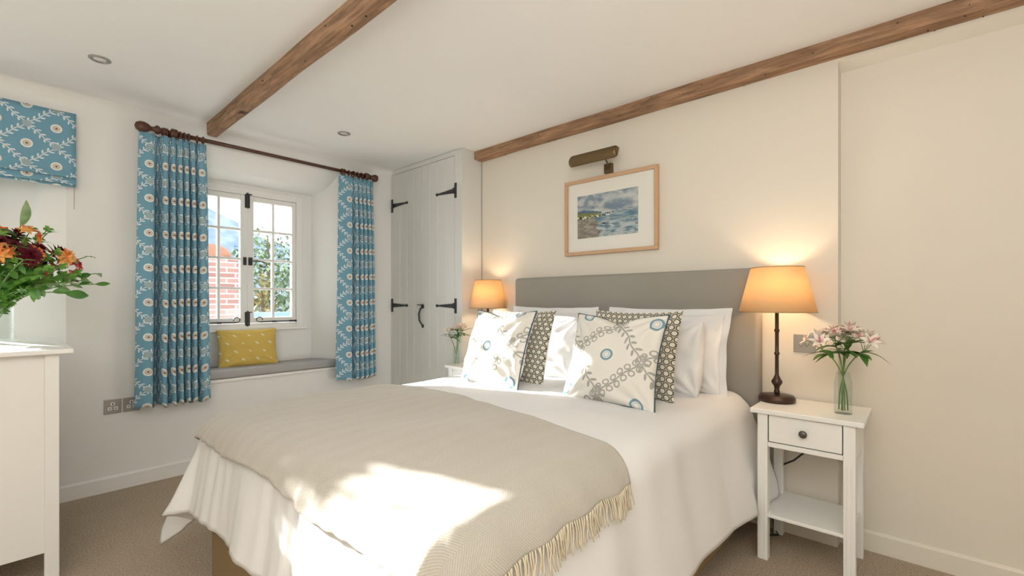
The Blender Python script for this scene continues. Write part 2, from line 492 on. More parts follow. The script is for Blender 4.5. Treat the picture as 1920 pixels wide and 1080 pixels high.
# ------------------------------------------------------------ windows
def casement_window(idx, x0, x1, z0, z1, label, hardware=True, bars=True):
    root = empty('window_%d' % idx, ((x0+x1)/2, YB, z0), label, None, kind='structure')
    ox, oy, oz = root.location
    def P(bm): bmesh.ops.translate(bm, verts=bm.verts, vec=(-ox, -oy, -oz)); return bm
    fw = .055; ya, yb = YB-.012, YB+.05
    bm = NB()
    box(bm, x0, x0+fw, ya, yb, z0, z1); box(bm, x1-fw, x1, ya, yb, z0, z1)
    box(bm, x0+fw, x1-fw, ya, yb, z0, z0+.04); box(bm, x0+fw, x1-fw, ya, yb, z1-fw, z1)
    obj('window_frame', P(bm), WHITE, root, bevel=.004)
    obj('window_sill', P(bx(x0-.03, x1+.03, YB-.03, YB+.02, z0-.02, z0+.004)), WHITE, root, bevel=.004)
    ia, ib, ja, jb = x0+fw+.002, x1-fw-.002, z0+.042, z1-fw-.002
    mid = (ia+ib)/2
    for side in (0, 1):
        a, b = (ia, mid-.002) if side == 0 else (mid+.002, ib)
        st = .048; gb = .02
        bm = NB(); y1_, y2_ = YB-.006, YB+.034
        box(bm, a, a+(st if side else .035), y1_, y2_, ja, jb); box(bm, b-(.035 if side else st), b, y1_, y2_, ja, jb)
        la, lb = a+(st if side else .035), b-(.035 if side else st)
        box(bm, la, lb, y1_, y2_, ja, ja+.045); box(bm, la, lb, y1_, y2_, jb-.04, jb)
        for r_ in (range(1, 4) if bars else ()):
            zz = ja+.045 + (jb-.04-ja-.045)*r_/4; box(bm, la, lb, y1_+.006, y2_-.004, zz-gb/2, zz+gb/2)
        xx = (la+lb)/2
        if bars: box(bm, xx-gb/2, xx+gb/2, y1_+.004, y2_-.006, ja+.045, jb-.04)
        cs = obj('casement', P(bm), WHITE, root, bevel=.003)
        obj('glass_pane', P(bx(la, lb, YB+.012, YB+.016, ja+.045, jb-.04)), GLASS, cs)
        if hardware:
            # stay: bar with scroll
            zz = z0+.052; yy = YB-.03
            sgn = 1 if side == 0 else -1
            sx = mid - sgn*.05; ex = (a+.03) if side == 0 else (b-.03)
            bm = tube(NB(), [(ex, yy, zz), ((ex+sx)/2, yy, zz+.002), (sx - sgn*.04, yy, zz)], .0045, 8)
            sp = [(sx - sgn*.04 + sgn*(.035*math.sin(t)*(1-t/9)), yy, zz + .026*(1-math.cos(t))*(1-t/12)) for t in [i*.35 for i in range(15)]]
            tube(bm, sp, .0035, 6)
            box(bm, ex-.025, ex+.025, yy-.006, yy+.024, zz-.008, zz+.008)
            box(bm, (ex+sx)/2-.012, (ex+sx)/2+.012, yy-.005, yy+.024, zz-.008, zz+.006)
            obj('window_stay', P(bm), IRON, root)
    if hardware:
        for zz in ((jb-.045), (ja+.035)):
            bm = box(NB(), mid-.018, mid+.018, YB-.014, YB-.005, zz-.055, zz+.055); tube(bm, [(mid, YB-.018, zz-.06), (mid, YB-.018, zz+.065)], .007, 8)
            box(bm, mid-.012, mid+.03, YB-.024, YB-.012, zz+.05, zz+.058)
            obj('window_bolt', P(bm), IRON, root)
        zz = (ja+jb)/2 - .015
        bm = box(NB(), mid+.008, mid+.036, YB-.016, YB-.005, zz-.032, zz+.032); box(bm, mid-.03, mid-.008, YB-.016, YB-.005, zz-.032, zz+.032)
        pts = [(mid+.02, YB-.03, zz), (mid+.06, YB-.036, zz+.006), (mid+.10, YB-.036, zz+.0)]
        pts += [(mid+.11+.024*math.sin(t), YB-.036, zz-.024+.024*math.cos(t)*(1-t/14)) for t in [i*.4 for i in range(13)]]
        tube(bm, pts, .0045, 8); lathe(bm, [(.010, -.02), (.010, 0)], 10, 'y', (mid+.02, YB-.014, zz))
        obj('window_handle', P(bm), IRON, root)
    return root
casement_window(1, -1.4, -.11, 1.0, 2.10, 'white casement window behind the blue roman blind', False, False)
casement_window(2, .89, 1.78, .98, 2.115, 'white leaded-style casement window with black iron fittings')

# window seat ledge and cushion
bm = prism(NB(), [(.64, YW), (2.0, YW), (1.86, YB), (.82, YB)], 'z', .60, .625)
TRIM = bpy.data.materials['trim_paint']
o = struct('trim_1', prism(NB(), [(.60, YW-.012), (2.03, YW-.012), (2.03, YW+.02), (.60, YW+.02)], 'z', .605, .628), TRIM, 'window seat front lip', bevel=.004)
bm.free()
sc_ = obj('seat_cushion', prism(NB(), [(.67, YW-.005), (1.985, YW-.005), (1.85, YB-.01), (.835, YB-.01)], 'z', .629, .695), SEATC, bevel=.016, segs=4, smooth=True)
boxuv(sc_); tag(sc_, 'flat grey upholstered cushion along the window seat', 'seat cushion')

# ------------------------------------------------------------ cushions
def pillow_pts(wd, ht, th, pinch=.07, puff=.55, seed=0, wr=.01, fold=0, rnd=0):
    def fn(side):
        def f(a, b):
            u = math.sin((a-.5)*PI*.98)/math.sin(PI*.49); v = math.sin((b-.5)*PI*.98)/math.sin(PI*.49)
            X = u*wd/2*(1 - pinch*(1-v*v)); Z = v*ht/2*(1 - pinch*(1-u*u))
            kk = 1 - rnd*(u*u*v*v)**1.5; X *= kk; Z *= kk
            base = max(0, (1-abs(u)**2.4)*(1-abs(v)**2.4))**puff
            wn = noise.noise(Vector((u*2.1+seed, v*2.1, seed*.7)))*wr*2.2 + noise.noise(Vector((u*5+seed, v*4, seed)))*wr*.8
            # wrinkles radiating from corners
            ang = math.atan2(1.02-abs(v), 1.02-abs(u)); rr = math.hypot(1-abs(u), 1-abs(v))
            wn += math.sin(ang*14+seed)*wr*.9*math.exp(-((rr-.45)/.35)**2)
            D = base*th/2 + wn*min(1, base*2.5)
            dz = 0
            if fold: D -= fold*math.exp(-((u*.85+.05)/.16)**2)*max(0, v-.2)**1.2*.9; dz = -fold*.9*math.exp(-((u)/.35)**2)*max(0, v)**2
            return Vector((X, -side*D, Z+dz))
        return f
    return fn
def pillow(name, mat, wd, ht, th, base, lean, rz, label, cat, group=None, seed=0, pinch=.07, puff=.5, wr=.006, roll=0, piping=None, back=None, fold=0, flange=0, uvr=0.0, rnd=0):
    root = empty(name, base, label, cat, group)
    # local: width along x, front faces -y, height z ; base centre at origin
    fn = pillow_pts(wd, ht, th, pinch, puff, seed, wr, fold, rnd)
    Rl = Matrix.Rotation(roll, 4, 'Y')
    L = Matrix.Rotation(-lean, 4, 'X')
    def T(p): return L @ (Vector((0, 0, ht*.48)) + (Rl @ p))
    def uvf(a, b):
        u = math.sin((a-.5)*PI*.98)*wd/2; v = math.sin((b-.5)*PI*.98)*ht/2
        return (u*math.cos(uvr)-v*math.sin(uvr), u*math.sin(uvr)+v*math.cos(uvr))
    n = 44
    ff, fb = fn(1), fn(-1)
    bm = NB(); grid(bm, lambda a, b: T(ff(a, b)), n, n, uvf)
    if back is None:
        grid(bm, lambda a, b: T(fb(a, b)), n, n, uvf)
        bmesh.ops.remove_doubles(bm, verts=bm.verts, dist=.0004)
        o = obj('cushion_body', bm, mat, root, smooth=True)
    else:
        o = obj('cushion_front', bm, mat, root, smooth=True)
        b2 = NB(); grid(b2, lambda a, b: T(fb(a, b)), n, n, uvf)
        obj('cushion_back', b2, back, root, smooth=True)
    edge = [(i/n, 0) for i in range(n)] + [(1, i/n) for i in range(n)] + [(1-i/n, 1) for i in range(n)] + [(0, 1-i/n) for i in range(n)]
    ep = [T(ff(a, b)) for a, b in edge]
    if piping: obj('piping', tube(NB(), ep, .0042, 8, closed=True), piping, root, smooth=True)
    if flange:
        bm = NB(); inner = ep; outer = []
        for (a, b), p in zip(edge, ep):
            q = ff(a, b); d = Vector((q.x/(wd/2), 0, q.z/(ht/2))); mx_ = max(abs(d.x), abs(d.z)); 
            e = Vector((1 if d.x/mx_ > .999 else (-1 if d.x/mx_ < -.999 else d.x*.7), 0, 1 if d.z/mx_ > .999 else (-1 if d.z/mx_ < -.999 else d.z*.7)))
            q2 = q + e*flange + Vector((0, noise.noise(q*9+Vector((seed, 0, 0)))*.02, 0)); outer.append(T(q2))
        N = len(inner)
        for off in (.0015, -.0015):
            A = [bm.verts.new(p+Vector((0, off, 0))) for p in inner]; B = [bm.verts.new(p+Vector((0, off, 0))) for p in outer]
            for i in range(N): bm.faces.new((A[i], A[(i+1) % N], B[(i+1) % N], B[i]))
        obj('flange', bm, mat, root, smooth=True)
    root.rotation_euler = (0, 0, rz)
    return root
# rz: local -y (front) should face -X  => rotate by -90deg
FZ = -PI/2
ZB = .725
yc = pillow('scatter_cushion', MUST, .43, .30, .11, (1.315, YB-.115, .69), -.0, 0, 'mustard yellow cushion with small white birds on the window seat', 'cushion', seed=3, pinch=.05, wr=.003)
yc.rotation_euler = (-.20, 0, -.06)
for cy, sd, nm in ((1.16, 5, 'right'), (1.86, 9, 'left')):
    other = 'nearer the right-hand lamp' if nm == 'right' else 'nearer the wardrobe'
    dy = 0
    pillow('pillow', SHEET, .66, .43, .14, (2.49, cy-.04 if nm == 'right' else cy+.07, ZB-.01), .18, FZ, 'plain white pillow with pointed corners leaning on the headboard, ' + other, 'pillow', seed=sd, pinch=.05, wr=.007, flange=.035)
    pillow('pillow', SHEET, .66, .41, .15, (2.335, cy+.01 if nm == 'right' else cy+.06, ZB-.012), .22, FZ, 'plump plain white pillow behind the ring-patterned cushion, ' + other, 'pillow', seed=sd+1, pinch=.0, puff=.4, wr=.012, rnd=.045)
pillow('scatter_cushion', HEXF, .49, .46, .13, (2.12, 1.125, ZB-.01), .24, FZ, 'olive ring-patterned cushion standing nearer the right-hand lamp', 'cushion', seed=21, back=CREAM, pinch=.07, wr=.004)
pillow('scatter_cushion', HEXF, .49, .46, .13, (2.02, 1.84, ZB-.01), .30, FZ+.05, 'olive ring-patterned cushion standing nearer the wardrobe', 'cushion', seed=25, back=CREAM, pinch=.07, wr=.004)
pillow('scatter_cushion', FLORAL, .48, .46, .15, (1.885, 1.115, ZB-.006), .40, FZ+.06, 'white leaf-printed cushion with blue piping in front, nearer the right-hand lamp', 'cushion', seed=31, piping=PIPE, pinch=.085, wr=.007, fold=.03, uvr=.12)
pillow('scatter_cushion', FLORAL, .50, .46, .15, (1.83, 1.84, ZB-.006), .33, FZ-.08, 'white leaf-printed cushion with blue piping in front, nearer the wardrobe', 'cushion', seed=37, piping=PIPE, pinch=.085, wr=.007, fold=.03, uvr=-.1)

# ------------------------------------------------------------ bed
bed = empty('bed', (1.6, 1.5, 0), 'double bed with taupe divan base and grey upholstered headboard', 'bed')
def bp(bm): bmesh.ops.translate(bm, verts=bm.verts, vec=(-1.6, -1.5, 0)); return bm
o = obj('divan_base', bp(bx(.60, 2.64, .72, 2.28, .02, .36)), BASEF, bed, bevel=.02, segs=3); boxuv(o)
o = obj('mattress', bp(bx(.62, 2.64, .73, 2.27, .361, .66)), MATT, bed, bevel=.05, segs=4, smooth=True); boxuv(o)
o = obj('headboard', bp(bx(2.655, 2.742, .65, 2.365, .25, 1.378)), HEADB, bed, bevel=.022, segs=4, smooth=True); boxuv(o)
for px_, py_ in ((.68, .8), (.68, 2.2), (2.55, .8), (2.55, 2.2)):
    obj('castor', bp(lathe(NB(), [(.025, 0), (.025, .02)], 12, 'z', (px_, py_, 0))), BLACK, bed)

XF, YA, YZ = .67, .80, 2.25; RAD = .115; ZT = .735
def bedmap(a, b, off=0.0, slack=1.0):
    """flat cloth coordinates -> draped position over the bed"""
    cx = max(a, XF); cy = min(max(b, YA), YZ)
    o = Vector((a-cx, b-cy)); d = o.length
    # gently crowned top
    ex = min(1, (cx-XF)/.45); ey = min(1, min(cy-YA, YZ-cy)/.40)
    crown = -.022*(1-ex)**2 - .018*(1-ey)**2
    wr = noise.noise(Vector((cx*2.3, cy*2.6, 1)))*.010 + noise.noise(Vector((cx*3+cy*5, cy*2-cx*7, 4)))*.005
    wr += noise.noise(Vector((cx*2.0+cy*1.5, cy*13, 2)))*.0035*max(0, min(1, (cx-.9)/.5))
    z = ZT + crown + wr + off
    if d < 1e-6: return Vector((cx, cy, z))
    n = o/d; r = RAD + off
    corner = abs(2*n.x*n.y)
    if d < r*PI/2:
        an = d/r; out = r*math.sin(an); drop = r*(1-math.cos(an)); hang = 0
    else:
        hang = d - r*PI/2
        so = .14 + .33*corner
        out = r + hang*so; drop = r + hang*math.sqrt(1-so*so)
    s_ = (cy*1.0 if abs(n.x) > .7 else cx) ; hf = min(1, d/.45)
    if corner < .999:
        w1 = noise.noise(Vector((b*4.5 if abs(n.x) > abs(n.y) else a*3.0, hang*.8, 9 if abs(n.x) > abs(n.y) else 17)))
        out += w1*.045*hf*slack*(1-corner*.5)
        w3 = noise.noise(Vector(((b*17 if abs(n.x) > abs(n.y) else a*6), hang*1.5, 31)))
        out += w3*.015*min(1, d/.2)*(1 if abs(n.x) > abs(n.y) else .6)
    if corner > .02:
        th = math.atan2(abs(n.y), abs(n.x))
        out += math.sin(th*6-5.6)*.125*hf*hf*corner*slack
    if out < 0: out = 0
    p = Vector((cx + n.x*out, cy + n.y*out, z - drop))
    return p
def pre(a): return a
dv_x0, dv_x1, dv_y0, dv_y1 = .235, 2.63, .235, 2.79
def duv(s, t):
    a = dv_x0 + (dv_x1-dv_x0)*s; b = dv_y0 + (dv_y1-dv_y0)*t
    # right hem drops a little more and kicks out near the head
    p = bedmap(a, b)
    if b < YA-.1 and a > 2.1:
        k = min(1, (a-2.1)/.5)*min(1, (YA-.1-b)/.4); p.y -= .08*k
    if p.z < .03: p.z = .03
    if p.x > 2.25 and p.y > 2.36: p.y = 2.36 + (p.y-2.36)*max(0, 1-(p.x-2.25)/.06)
    if p.x > 2.33 and (p.z > .52 or p.x < 2.42): p.y = max(p.y, .625 if p.z > .52 else .602)
    return p
bm = NB(); grid(bm, duv, 150, 150, lambda s, t: (s*2.4, t*2.4))
dv = obj('duvet', bm, SHEET, smooth=True)
so = dv.modifiers.new('solid', 'SOLIDIFY'); so.thickness = .012; so.offset = -1
tag(dv, 'white cotton duvet draped over the bed to its hem', 'duvet')

# throw
def thr_ab(s, t):
    b = .625 + (2.62-.625)*t
    far = 1.29 + .17*min(1, max(0, (b-.6)/1.2))**.8
    near = .505 + .01*math.sin(b*9)
    if b > 2.25: near += 0
    return near + (far-near)*s, b
def thr(s, t):
    a, b = thr_ab(s, t)
    p = bedmap(a, b, .013, .9)
    p.z += .003 + .004*noise.noise(Vector((a*6, b*3, 55))) 
    if t < .12: p += Vector((0, -1, 0))*.006*math.sin(a*38)*(1-t/.12)
    return p
bm = NB(); grid(bm, thr, 90, 150, lambda s, t: (s*.95, t*2.0))
th = obj('throw_blanket', bm, THROW, smooth=True)
so = th.modifiers.new('solid', 'SOLIDIFY'); so.thickness = .006; so.offset = 1
tag(th, 'beige herringbone wool throw with cream fringe across the foot of the bed', 'throw blanket')
NT = 98
for i in range(NT):
    s0 = (i+.5)/NT; a, b = thr_ab(s0, 0)
    ln = random.uniform(.062, .08); pts = []; jx = random.uniform(-.016, .016); ph = random.random()*6
    for k in range(7):
        t = k/6; aa = a + jx*t + .002*math.sin(ph+t*7); bb_ = b - ln*t
        p = bedmap(aa, bb_, .020, .9); p.z += .003; p.y -= .006*math.sin(a*38)+ .002
        pts.append(p)
    obj('tassel', tube(NB(), pts, [.0021, .0025, .0025, .0024, .0023, .0021, .0014], 5), FRINGE, th, smooth=True)

# ------------------------------------------------------------ nightstands
def nightstand(loc, label):
    r = empty('nightstand', loc, label, 'nightstand')
    W, D, H = .43, .37, .70     # W along y, D along x ; origin = front-left... centre of footprint
    hx, hy = D/2, W/2
    obj('tabletop', bx(-hx, hx, -hy, hy, H-.022, H), WHITE, r, bevel=.004)
    lx, ly = hx-.012, hy-.03; lw = .042
    for sx in (-1, 1):
        for sy in (-1, 1):
            x0, x1 = sorted((sx*lx, sx*(lx-lw))); y0, y1 = sorted((sy*ly, sy*(ly-lw)))
            bm = box(NB(), x0, x1, y0, y1, 0, H-.022)
            if sx == -1:
                for k in (.3, .7): box(bm, x0-.0015, x0, y0+lw*k-.002, y0+lw*k+.002, .0, H-.19)
            obj('leg', bm, WHITE, r, bevel=.003)
    # aprons
    bm = NB(); zt, zb = H-.022, H-.165
    box(bm, -lx+lw, lx-lw, -ly, -ly+.016, zb, zt); box(bm, -lx+lw, lx-lw, ly-.016, ly, zb, zt); box(bm, lx-.018, lx, -ly+lw, ly-lw, zb, zt)
    box(bm, -lx+.004, -lx+.03, -ly+lw, ly-lw, zb-.008, zb+.014)
    obj('apron', bm, WHITE, r, bevel=.002)
    obj('drawer_gap', bx(-lx+.012, -lx+.02, -ly+lw, ly-lw, zb+.014, zt), BLACK, r)
    dr = obj('drawer', bx(-lx+.003, -lx+.02, -ly+lw+.004, ly-lw-.004, zb+.018, zt-.003), WHITE, r, bevel=.002)
    obj('knob', lathe(NB(), [(.006, .0), (.006, -.012), (.015, -.016), (.0165, -.022), (.013, -.028), (0, -.029)], 20, 'x', (-lx+.003, 0, (zb+zt)/2+.008)), GREYKNOB, dr, smooth=True)
    obj('shelf', bx(-lx+.002, lx-.002, -ly+.012, ly-.012, .200, .216), WHITE, r, bevel=.003)
    return r
nightstand((2.545, .402, 0), 'white nightstand with one drawer and lower shelf under the larger lamp')
nightstand((2.515, 2.595, 0), 'white nightstand mostly hidden behind the bed, beside the wardrobe')

# ------------------------------------------------------------ table lamps
STRIM = simple('shade_trim', (.45, .28, .12), .8)
def table_lamp(loc, k, label, watt):
    r = empty('table_lamp', loc, label, 'lamp')
    obj('base', lathe(NB(), [(.0, 0), (.078*k, 0), (.082*k, .006), (.082*k, .022), (.074*k, .032), (.045*k, .036), (.022, .040), (0, .041)], 40), BRONZE, r, smooth=True, bevel=0)
    obj('pole', lathe(NB(), [(.012, .038), (.014, .05), (.011, .06), (.013, .075), (.023, .09), (.025, .10), (.018, .112), (.012, .125), (.0085, .135), (.0085, .23), (.012, .235), (.012, .243), (.0085, .248), (.0085, .345), (.012, .35), (.012, .358), (.0085, .363), (.009, .455), (.018, .458), (.021, .464), (.009, .468), (.009, .52), (.012, .54), (0, .545)], 24), BRONZE, r, smooth=True)
    zb, zt = .447, .668
    rb, rt = .172*k, .118*k
    obj('lamp_shade', lathe(NB(), [(rb, zb), (rt, zt), (rt-.0015, zt), (rb-.0015, zb)], 64, closed=True), SHADE, r, smooth=True)
    obj('shade_ring', tube(NB(), [(rt*math.cos(i*PI/24), rt*math.sin(i*PI/24), zt) for i in range(48)], .0022, 6, closed=True), STRIM, r, smooth=True)
    obj('shade_ring', tube(NB(), [(rb*math.cos(i*PI/24), rb*math.sin(i*PI/24), zb) for i in range(48)], .0022, 6, closed=True), STRIM, r, smooth=True)
    bm = NB()
    for q in range(3): tube(bm, [(0, 0, .535), (rt*.97*math.cos(q*2.094), rt*.97*math.sin(q*2.094), zt-.01)], .0015, 5)
    obj('shade_carrier', bm, BRONZE, r)
    obj('bulb', lathe(NB(), [(.0, .54), (.014, .545), (.018, .56), (.028, .585), (.028, .60), (.018, .62), (0, .625)], 20), BULB, r, smooth=True)
    l = lamp('bulb_light', 'POINT', (0, 0, .583), watt, (1.0, .72, .46), shadow_soft_size=.035); l.parent = r
    return r
table_lamp((2.60, .555, .70), 1.0, 'lit table lamp with bronze candlestick base beside the nearer end of the headboard', 6.5)
table_lamp((2.60, 2.60, .70), .86, 'lit table lamp behind the bed beside the wardrobe', 5.0)
# cable behind nightstand
cb = obj('lamp_cable', tube(NB(), [(2.70, .52, .60), (2.705, .50, .50), (2.71, .44, .42)][:0] + [(2.70, .42, .56), (2.70, .43, .50), (2.70, .455, .44), (2.70, .50, .39), (2.70, .545, .36), (2.70, .59, .33), (2.70, .61, .26), (2.70, .60, .12), (2.69, .585, .02), (2.66, .56, .006), (2.60, .62, .006)], .0045, 8), simple('black_cable', (.02, .018, .018), .5), smooth=True)
tag(cb, 'black lamp cable trailing behind the nightstand', 'cable')

# ------------------------------------------------------------ sockets, switch
def socket(x, label):
    r = empty('wall_socket', (x, YW, .532), label, 'socket', None)
    obj('faceplate', bx(-.043, .043, -.006, 0, -.046, .046), NICKEL, r, bevel=.002)
    bm = NB()
    for (a, b) in ((0, .016), (-.015, -.012), (.015, -.012)): box(bm, a-.010, a+.010, -.0075, -.006, b-.010, b+.010)
    obj('socket_insert', bm, PLASTIC, r, bevel=.001)
    for h_ in ((-.003, .003, -.0082, -.0076, .010, .020), (-.019, -.010, -.0082, -.0076, -.0145, -.010), (.010, .019, -.0082, -.0076, -.0145, -.010)): obj('pin_hole', bx(*h_), BLACK, r)
socket(.473, 'nickel round-pin wall socket, the fully visible one left of the curtain')
socket(.566, 'nickel round-pin wall socket partly covered by the curtain hem')
r = empty('light_switch', (XR, .461, .985), 'square nickel plate with two toggle switches beside the lamp', 'switch')
obj('faceplate', bx(-.006, 0, -.048, .048, -.046, .046), NICKEL, r, bevel=.002)
for yy in (.013, -.013): obj('toggle', lathe(tube(NB(), [(-.008, yy, 0), (-.022, yy, -.012)], [.003, .004], 8), [(.009, -.006), (.009, -.011), (.006, -.012)], 16, 'x', (0, yy, 0)), NICKEL, r, smooth=True)
for yy in (.038, -.038): obj('screw', lathe(NB(), [(.0035, -.006), (.003, -.0075)], 10, 'x', (0, yy, 0)), NICKEL, r)

# ------------------------------------------------------------ picture and picture light
def painting_mat():
    M = Mat('seascape_paint', rough=.6, spec=.3)
    u, v, _ = M.xyz('UV')   # 0..1
    n1 = M.noise(3.4, 5, 'UV', sc=(1.1, 1.6, 1), dist=.6); n2 = M.noise(8, 5, 'UV', sc=(1, 1.5, 1), dist=.8); n3 = M.noise(26, 3, 'UV', sc=(1, .6, 1)); n4 = M.noise(5, 4, 'UV', sc=(1, 3, 1), dist=1)
    sky = M.mix(n1.step(.36, .64), (.19, .26, .33), (.55, .58, .57))
    sky = M.mix(n2.step(.56, .70), sky, (.42, .40, .37))
    sea = M.mix(n4.step(.38, .66), (.12, .21, .27), (.36, .44, .47))
    sand = M.mix(n2.step(.3, .7), (.19, .17, .14), (.37, .345, .30))
    foam = M.mix(n2.step(.42, .60), sea, (.46, .52, .53))
    # horizon at v~.52
    wob = (n2 - .5)*.06
    c = M.mix((v + wob*.3).lt(.53), sky, sea)
    hill = (v).lt(E.m('SUBTRACT', .66, (u - .12).abs()*.28) + wob)*v.gt(.5)*u.lt(.42)
    c = M.mix(hill, c, (.10, .16, .23))
    green = (v).lt(E.m('SUBTRACT', .60, u*.12) + wob*.8)*v.gt(.46)*u.lt(.40)
    c = M.mix(green, c, (.20, .22, .08))
    c = M.mix((v + wob*1.5).lt(.36)*u.gt(.25), c, foam)
    beach = (u + v*.2 + (n2-.5)*.25).lt(.40)*v.lt(.47)
    c = M.mix(beach, c, sand)
    hb = (v - .475 + u*-.06).abs().lt(.035)*u.lt(.62)
    c = M.mix(hb*n3.gt(.56), c, (.80, .78, .72))
    c = M.mix(hb*n3.lt(.44), c, (.06, .045, .04))
    boat = ((u-.47)*(u-.47) + (v-.30)*(v-.30)*6).sqrt().lt(.045)*n2.gt(.42)
    c = M.mix(boat, c, (.05, .045, .04))
    M.color(c); return M.m
fr = empty('framed_picture', (XR, 1.585, 1.788), 'oak-framed seascape painting hung above the headboard', 'picture')
W2, H2, fwid, fx = .351, .264, .024, .032
bm = NB()
box(bm, -fx, 0, -W2, W2, H2-fwid, H2); box(bm, -fx, 0, -W2, W2, -H2, -H2+fwid)
box(bm, -fx, 0, -W2, -W2+fwid, -H2+fwid, H2-fwid); box(bm, -fx, 0, W2-fwid, W2, -H2+fwid, H2-fwid)
obj('frame', bm, OAK, fr, bevel=.003)
obj('mount_board', bx(-.014, -.002, -W2+fwid, W2-fwid, -H2+fwid, H2-fwid), simple('mount_board', (.80, .79, .73), .9), fr)
bm = NB(); uvl = bm.loops.layers.uv.verify()
a0, a1, b0, b1 = -.215, .248, -.148, .150   # y extents: left of image is +y
vsx = [bm.verts.new(p) for p in ((-.0155, a1, b0), (-.0155, a0, b0), (-.0155, a0, b1), (-.0155, a1, b1))]
f = bm.faces.new(vsx)
for l, uv in zip(f.loops, ((0, 0), (1, 0), (1, 1), (0, 1))): l[uvl].uv = uv
obj('painting', bm, painting_mat(), fr)
pl = empty('picture_light', (XR, 1.585, 2.095), 'aged brass picture light mounted on the wall above the painting', 'wall lamp')
obj('wall_box', bx(-.028, 0, -.030, .030, -.033, .030), BRASS, pl, bevel=.004)
obj('arm', tube(NB(), [(-.02, 0, .0), (-.035, 0, .035), (-.06, 0, .055), (-.10, .01, .065)], .006, 10), BRASS, pl, smooth=True)
bm = NB(); R_ = .040; n = 14
def shade_pt(s, t):
    a = -.25*PI + t*1.05*PI
    e = 1 - .25*max(0, (abs(s-.5)-.45)/.05)
    return Vector((-.12 + -math.cos(a - .25*PI)*R_*e*-1*-1, -.13 + s*.365, .062 + math.sin(a - .25*PI + .3)*R_*e*.9))
def shade_pt(s, t):
    a = math.radians(62 + 178*t)
    e = 1 - .3*max(0, (abs(s-.5)-.46)/.04)
    return Vector((-.115 + math.cos(a)*R_*e, -.13 + s*.365, .058 + math.sin(a)*R_*e*1.1))
grid(bm, shade_pt, 40, n)
sh = obj('shade', bm, BRASS, pl, smooth=True)
m_ = sh.modifiers.new('s', 'SOLIDIFY'); m_.thickness = .002
for yy in (-.13, .235):
    bm = NB()
    pts = [Vector((-.115 + math.cos(math.radians(62+178*t/12))*R_*.7, yy, .058 + math.sin(math.radians(62+178*t/12))*R_*.78)) for t in range(13)]
    bm.faces.new([bm.verts.new(p) for p in pts]); obj('shade_end', bm, BRASS, pl)

# ------------------------------------------------------------ wardrobe
XWd = 2.517; YWd = 2.817
wd = empty('wardrobe', (XWd, YWd, 0), 'built-in painted plank-door wardrobe with black iron hinges', 'wardrobe')
def wp(bm): bmesh.ops.translate(bm, verts=bm.verts, vec=(-XWd, -YWd, 0)); return bm
bm = NB()
box(bm, XWd+.03, XR-.002, YWd, YW-.002, .002, ZC-.003)
box(bm, XWd, XWd+.03, YWd, 2.905, .002, ZC-.003); box(bm, XWd, XWd+.03, 3.805, YW-.002, .002, ZC-.003)
box(bm, XWd, XWd+.03, 2.905, 3.805, 2.412, ZC-.003); box(bm, XWd, XWd+.03, 2.905, 3.805, .002, .09)
obj('carcass', wp(bm), WARD, wd)
obj('door_recess', wp(bx(XWd+.026, XWd+.03, 2.905, 3.805, .09, 2.412)), BLACK, wd)
obj('scribe_strip', wp(bx(XR-.006, XR-.002, YWd-.004, YWd, .1, 2.385)), simple('grey_filler', (.35, .34, .30), .8), wd)
def hinge(y, z, d, ln):
    # d=+1 strap runs towards +y
    bm = box(NB(), XWd-.006, XWd-.0, y-.012, y+.012, z-.062, z+.062)
    prism(bm, [(y+d*.012, z-.020), (y+d*.012, z+.020), (y+d*ln, z+.006), (y+d*ln, z-.006)] if d > 0 else [(y+d*.012, z+.020), (y+d*.012, z-.020), (y+d*ln, z-.006), (y+d*ln, z+.006)], 'x', XWd-.006, XWd-.0)
    lathe(bm, [(.013, -.007), (.013, 0)], 14, 'x', (XWd, y+d*(ln+.006), z))
    tube(bm, [(XWd-.010, y+d*.016, z-.024), (XWd-.010, y+d*.016, z+.024)], .006, 8)
    for q in (.06, .12): lathe(bm, [(.004, -.009), (.004, -.004)], 8, 'x', (XWd, y+d*q, z))
    return bm
for k, (ya, yb) in enumerate(((2.908, 3.353), (3.357, 3.802))):
    bm = NB(); nb = 4; bw = (yb-ya)/nb
    out = []
    for i in range(nb):
        s, e = ya+i*bw, ya+(i+1)*bw; g_ = .003
        out += [(XWd+.004 if i else XWd+.001, s), (XWd+.001, s+g_), (XWd+.001, e-g_)]
        out += [(XWd+.004 if i < nb-1 else XWd+.001, e)]
    out += [(XWd+.022, yb), (XWd+.022, ya)]
    prism(bm, out, 'z', .094, 2.408)
    d = obj('door', wp(bm), WARD, wd)
    for zz in (1.162, 2.118 if k == 0 else 2.115):
        if k == 0: hb = hinge(2.893, zz, 1, .235)
        else: hb = hinge(3.815, zz, -1, .235)
        obj('hinge', wp(hb), IRON, d)
    if k == 0:
        bm = NB(); yy, zz = 3.335, 1.08
        lathe(bm, [(.021, -.006), (.018, 0)], 14, 'x', (XWd, yy, zz+.075)); lathe(bm, [(.018, -.005), (.015, 0)], 14, 'x', (XWd, yy, zz-.10))
        tube(bm, [(XWd-.004, yy, zz+.07), (XWd-.028, yy, zz+.055), (XWd-.045, yy, zz+.01), (XWd-.040, yy, zz-.05), (XWd-.015, yy, zz-.085), (XWd-.004, yy, zz-.10)], [.008, .008, .009, .008, .006, .006], 10)
        box(bm, XWd-.03, XWd-.004, yy-.006, yy+.05, zz+.085, zz+.092)
        obj('handle', wp(bm), IRON, d, smooth=True)

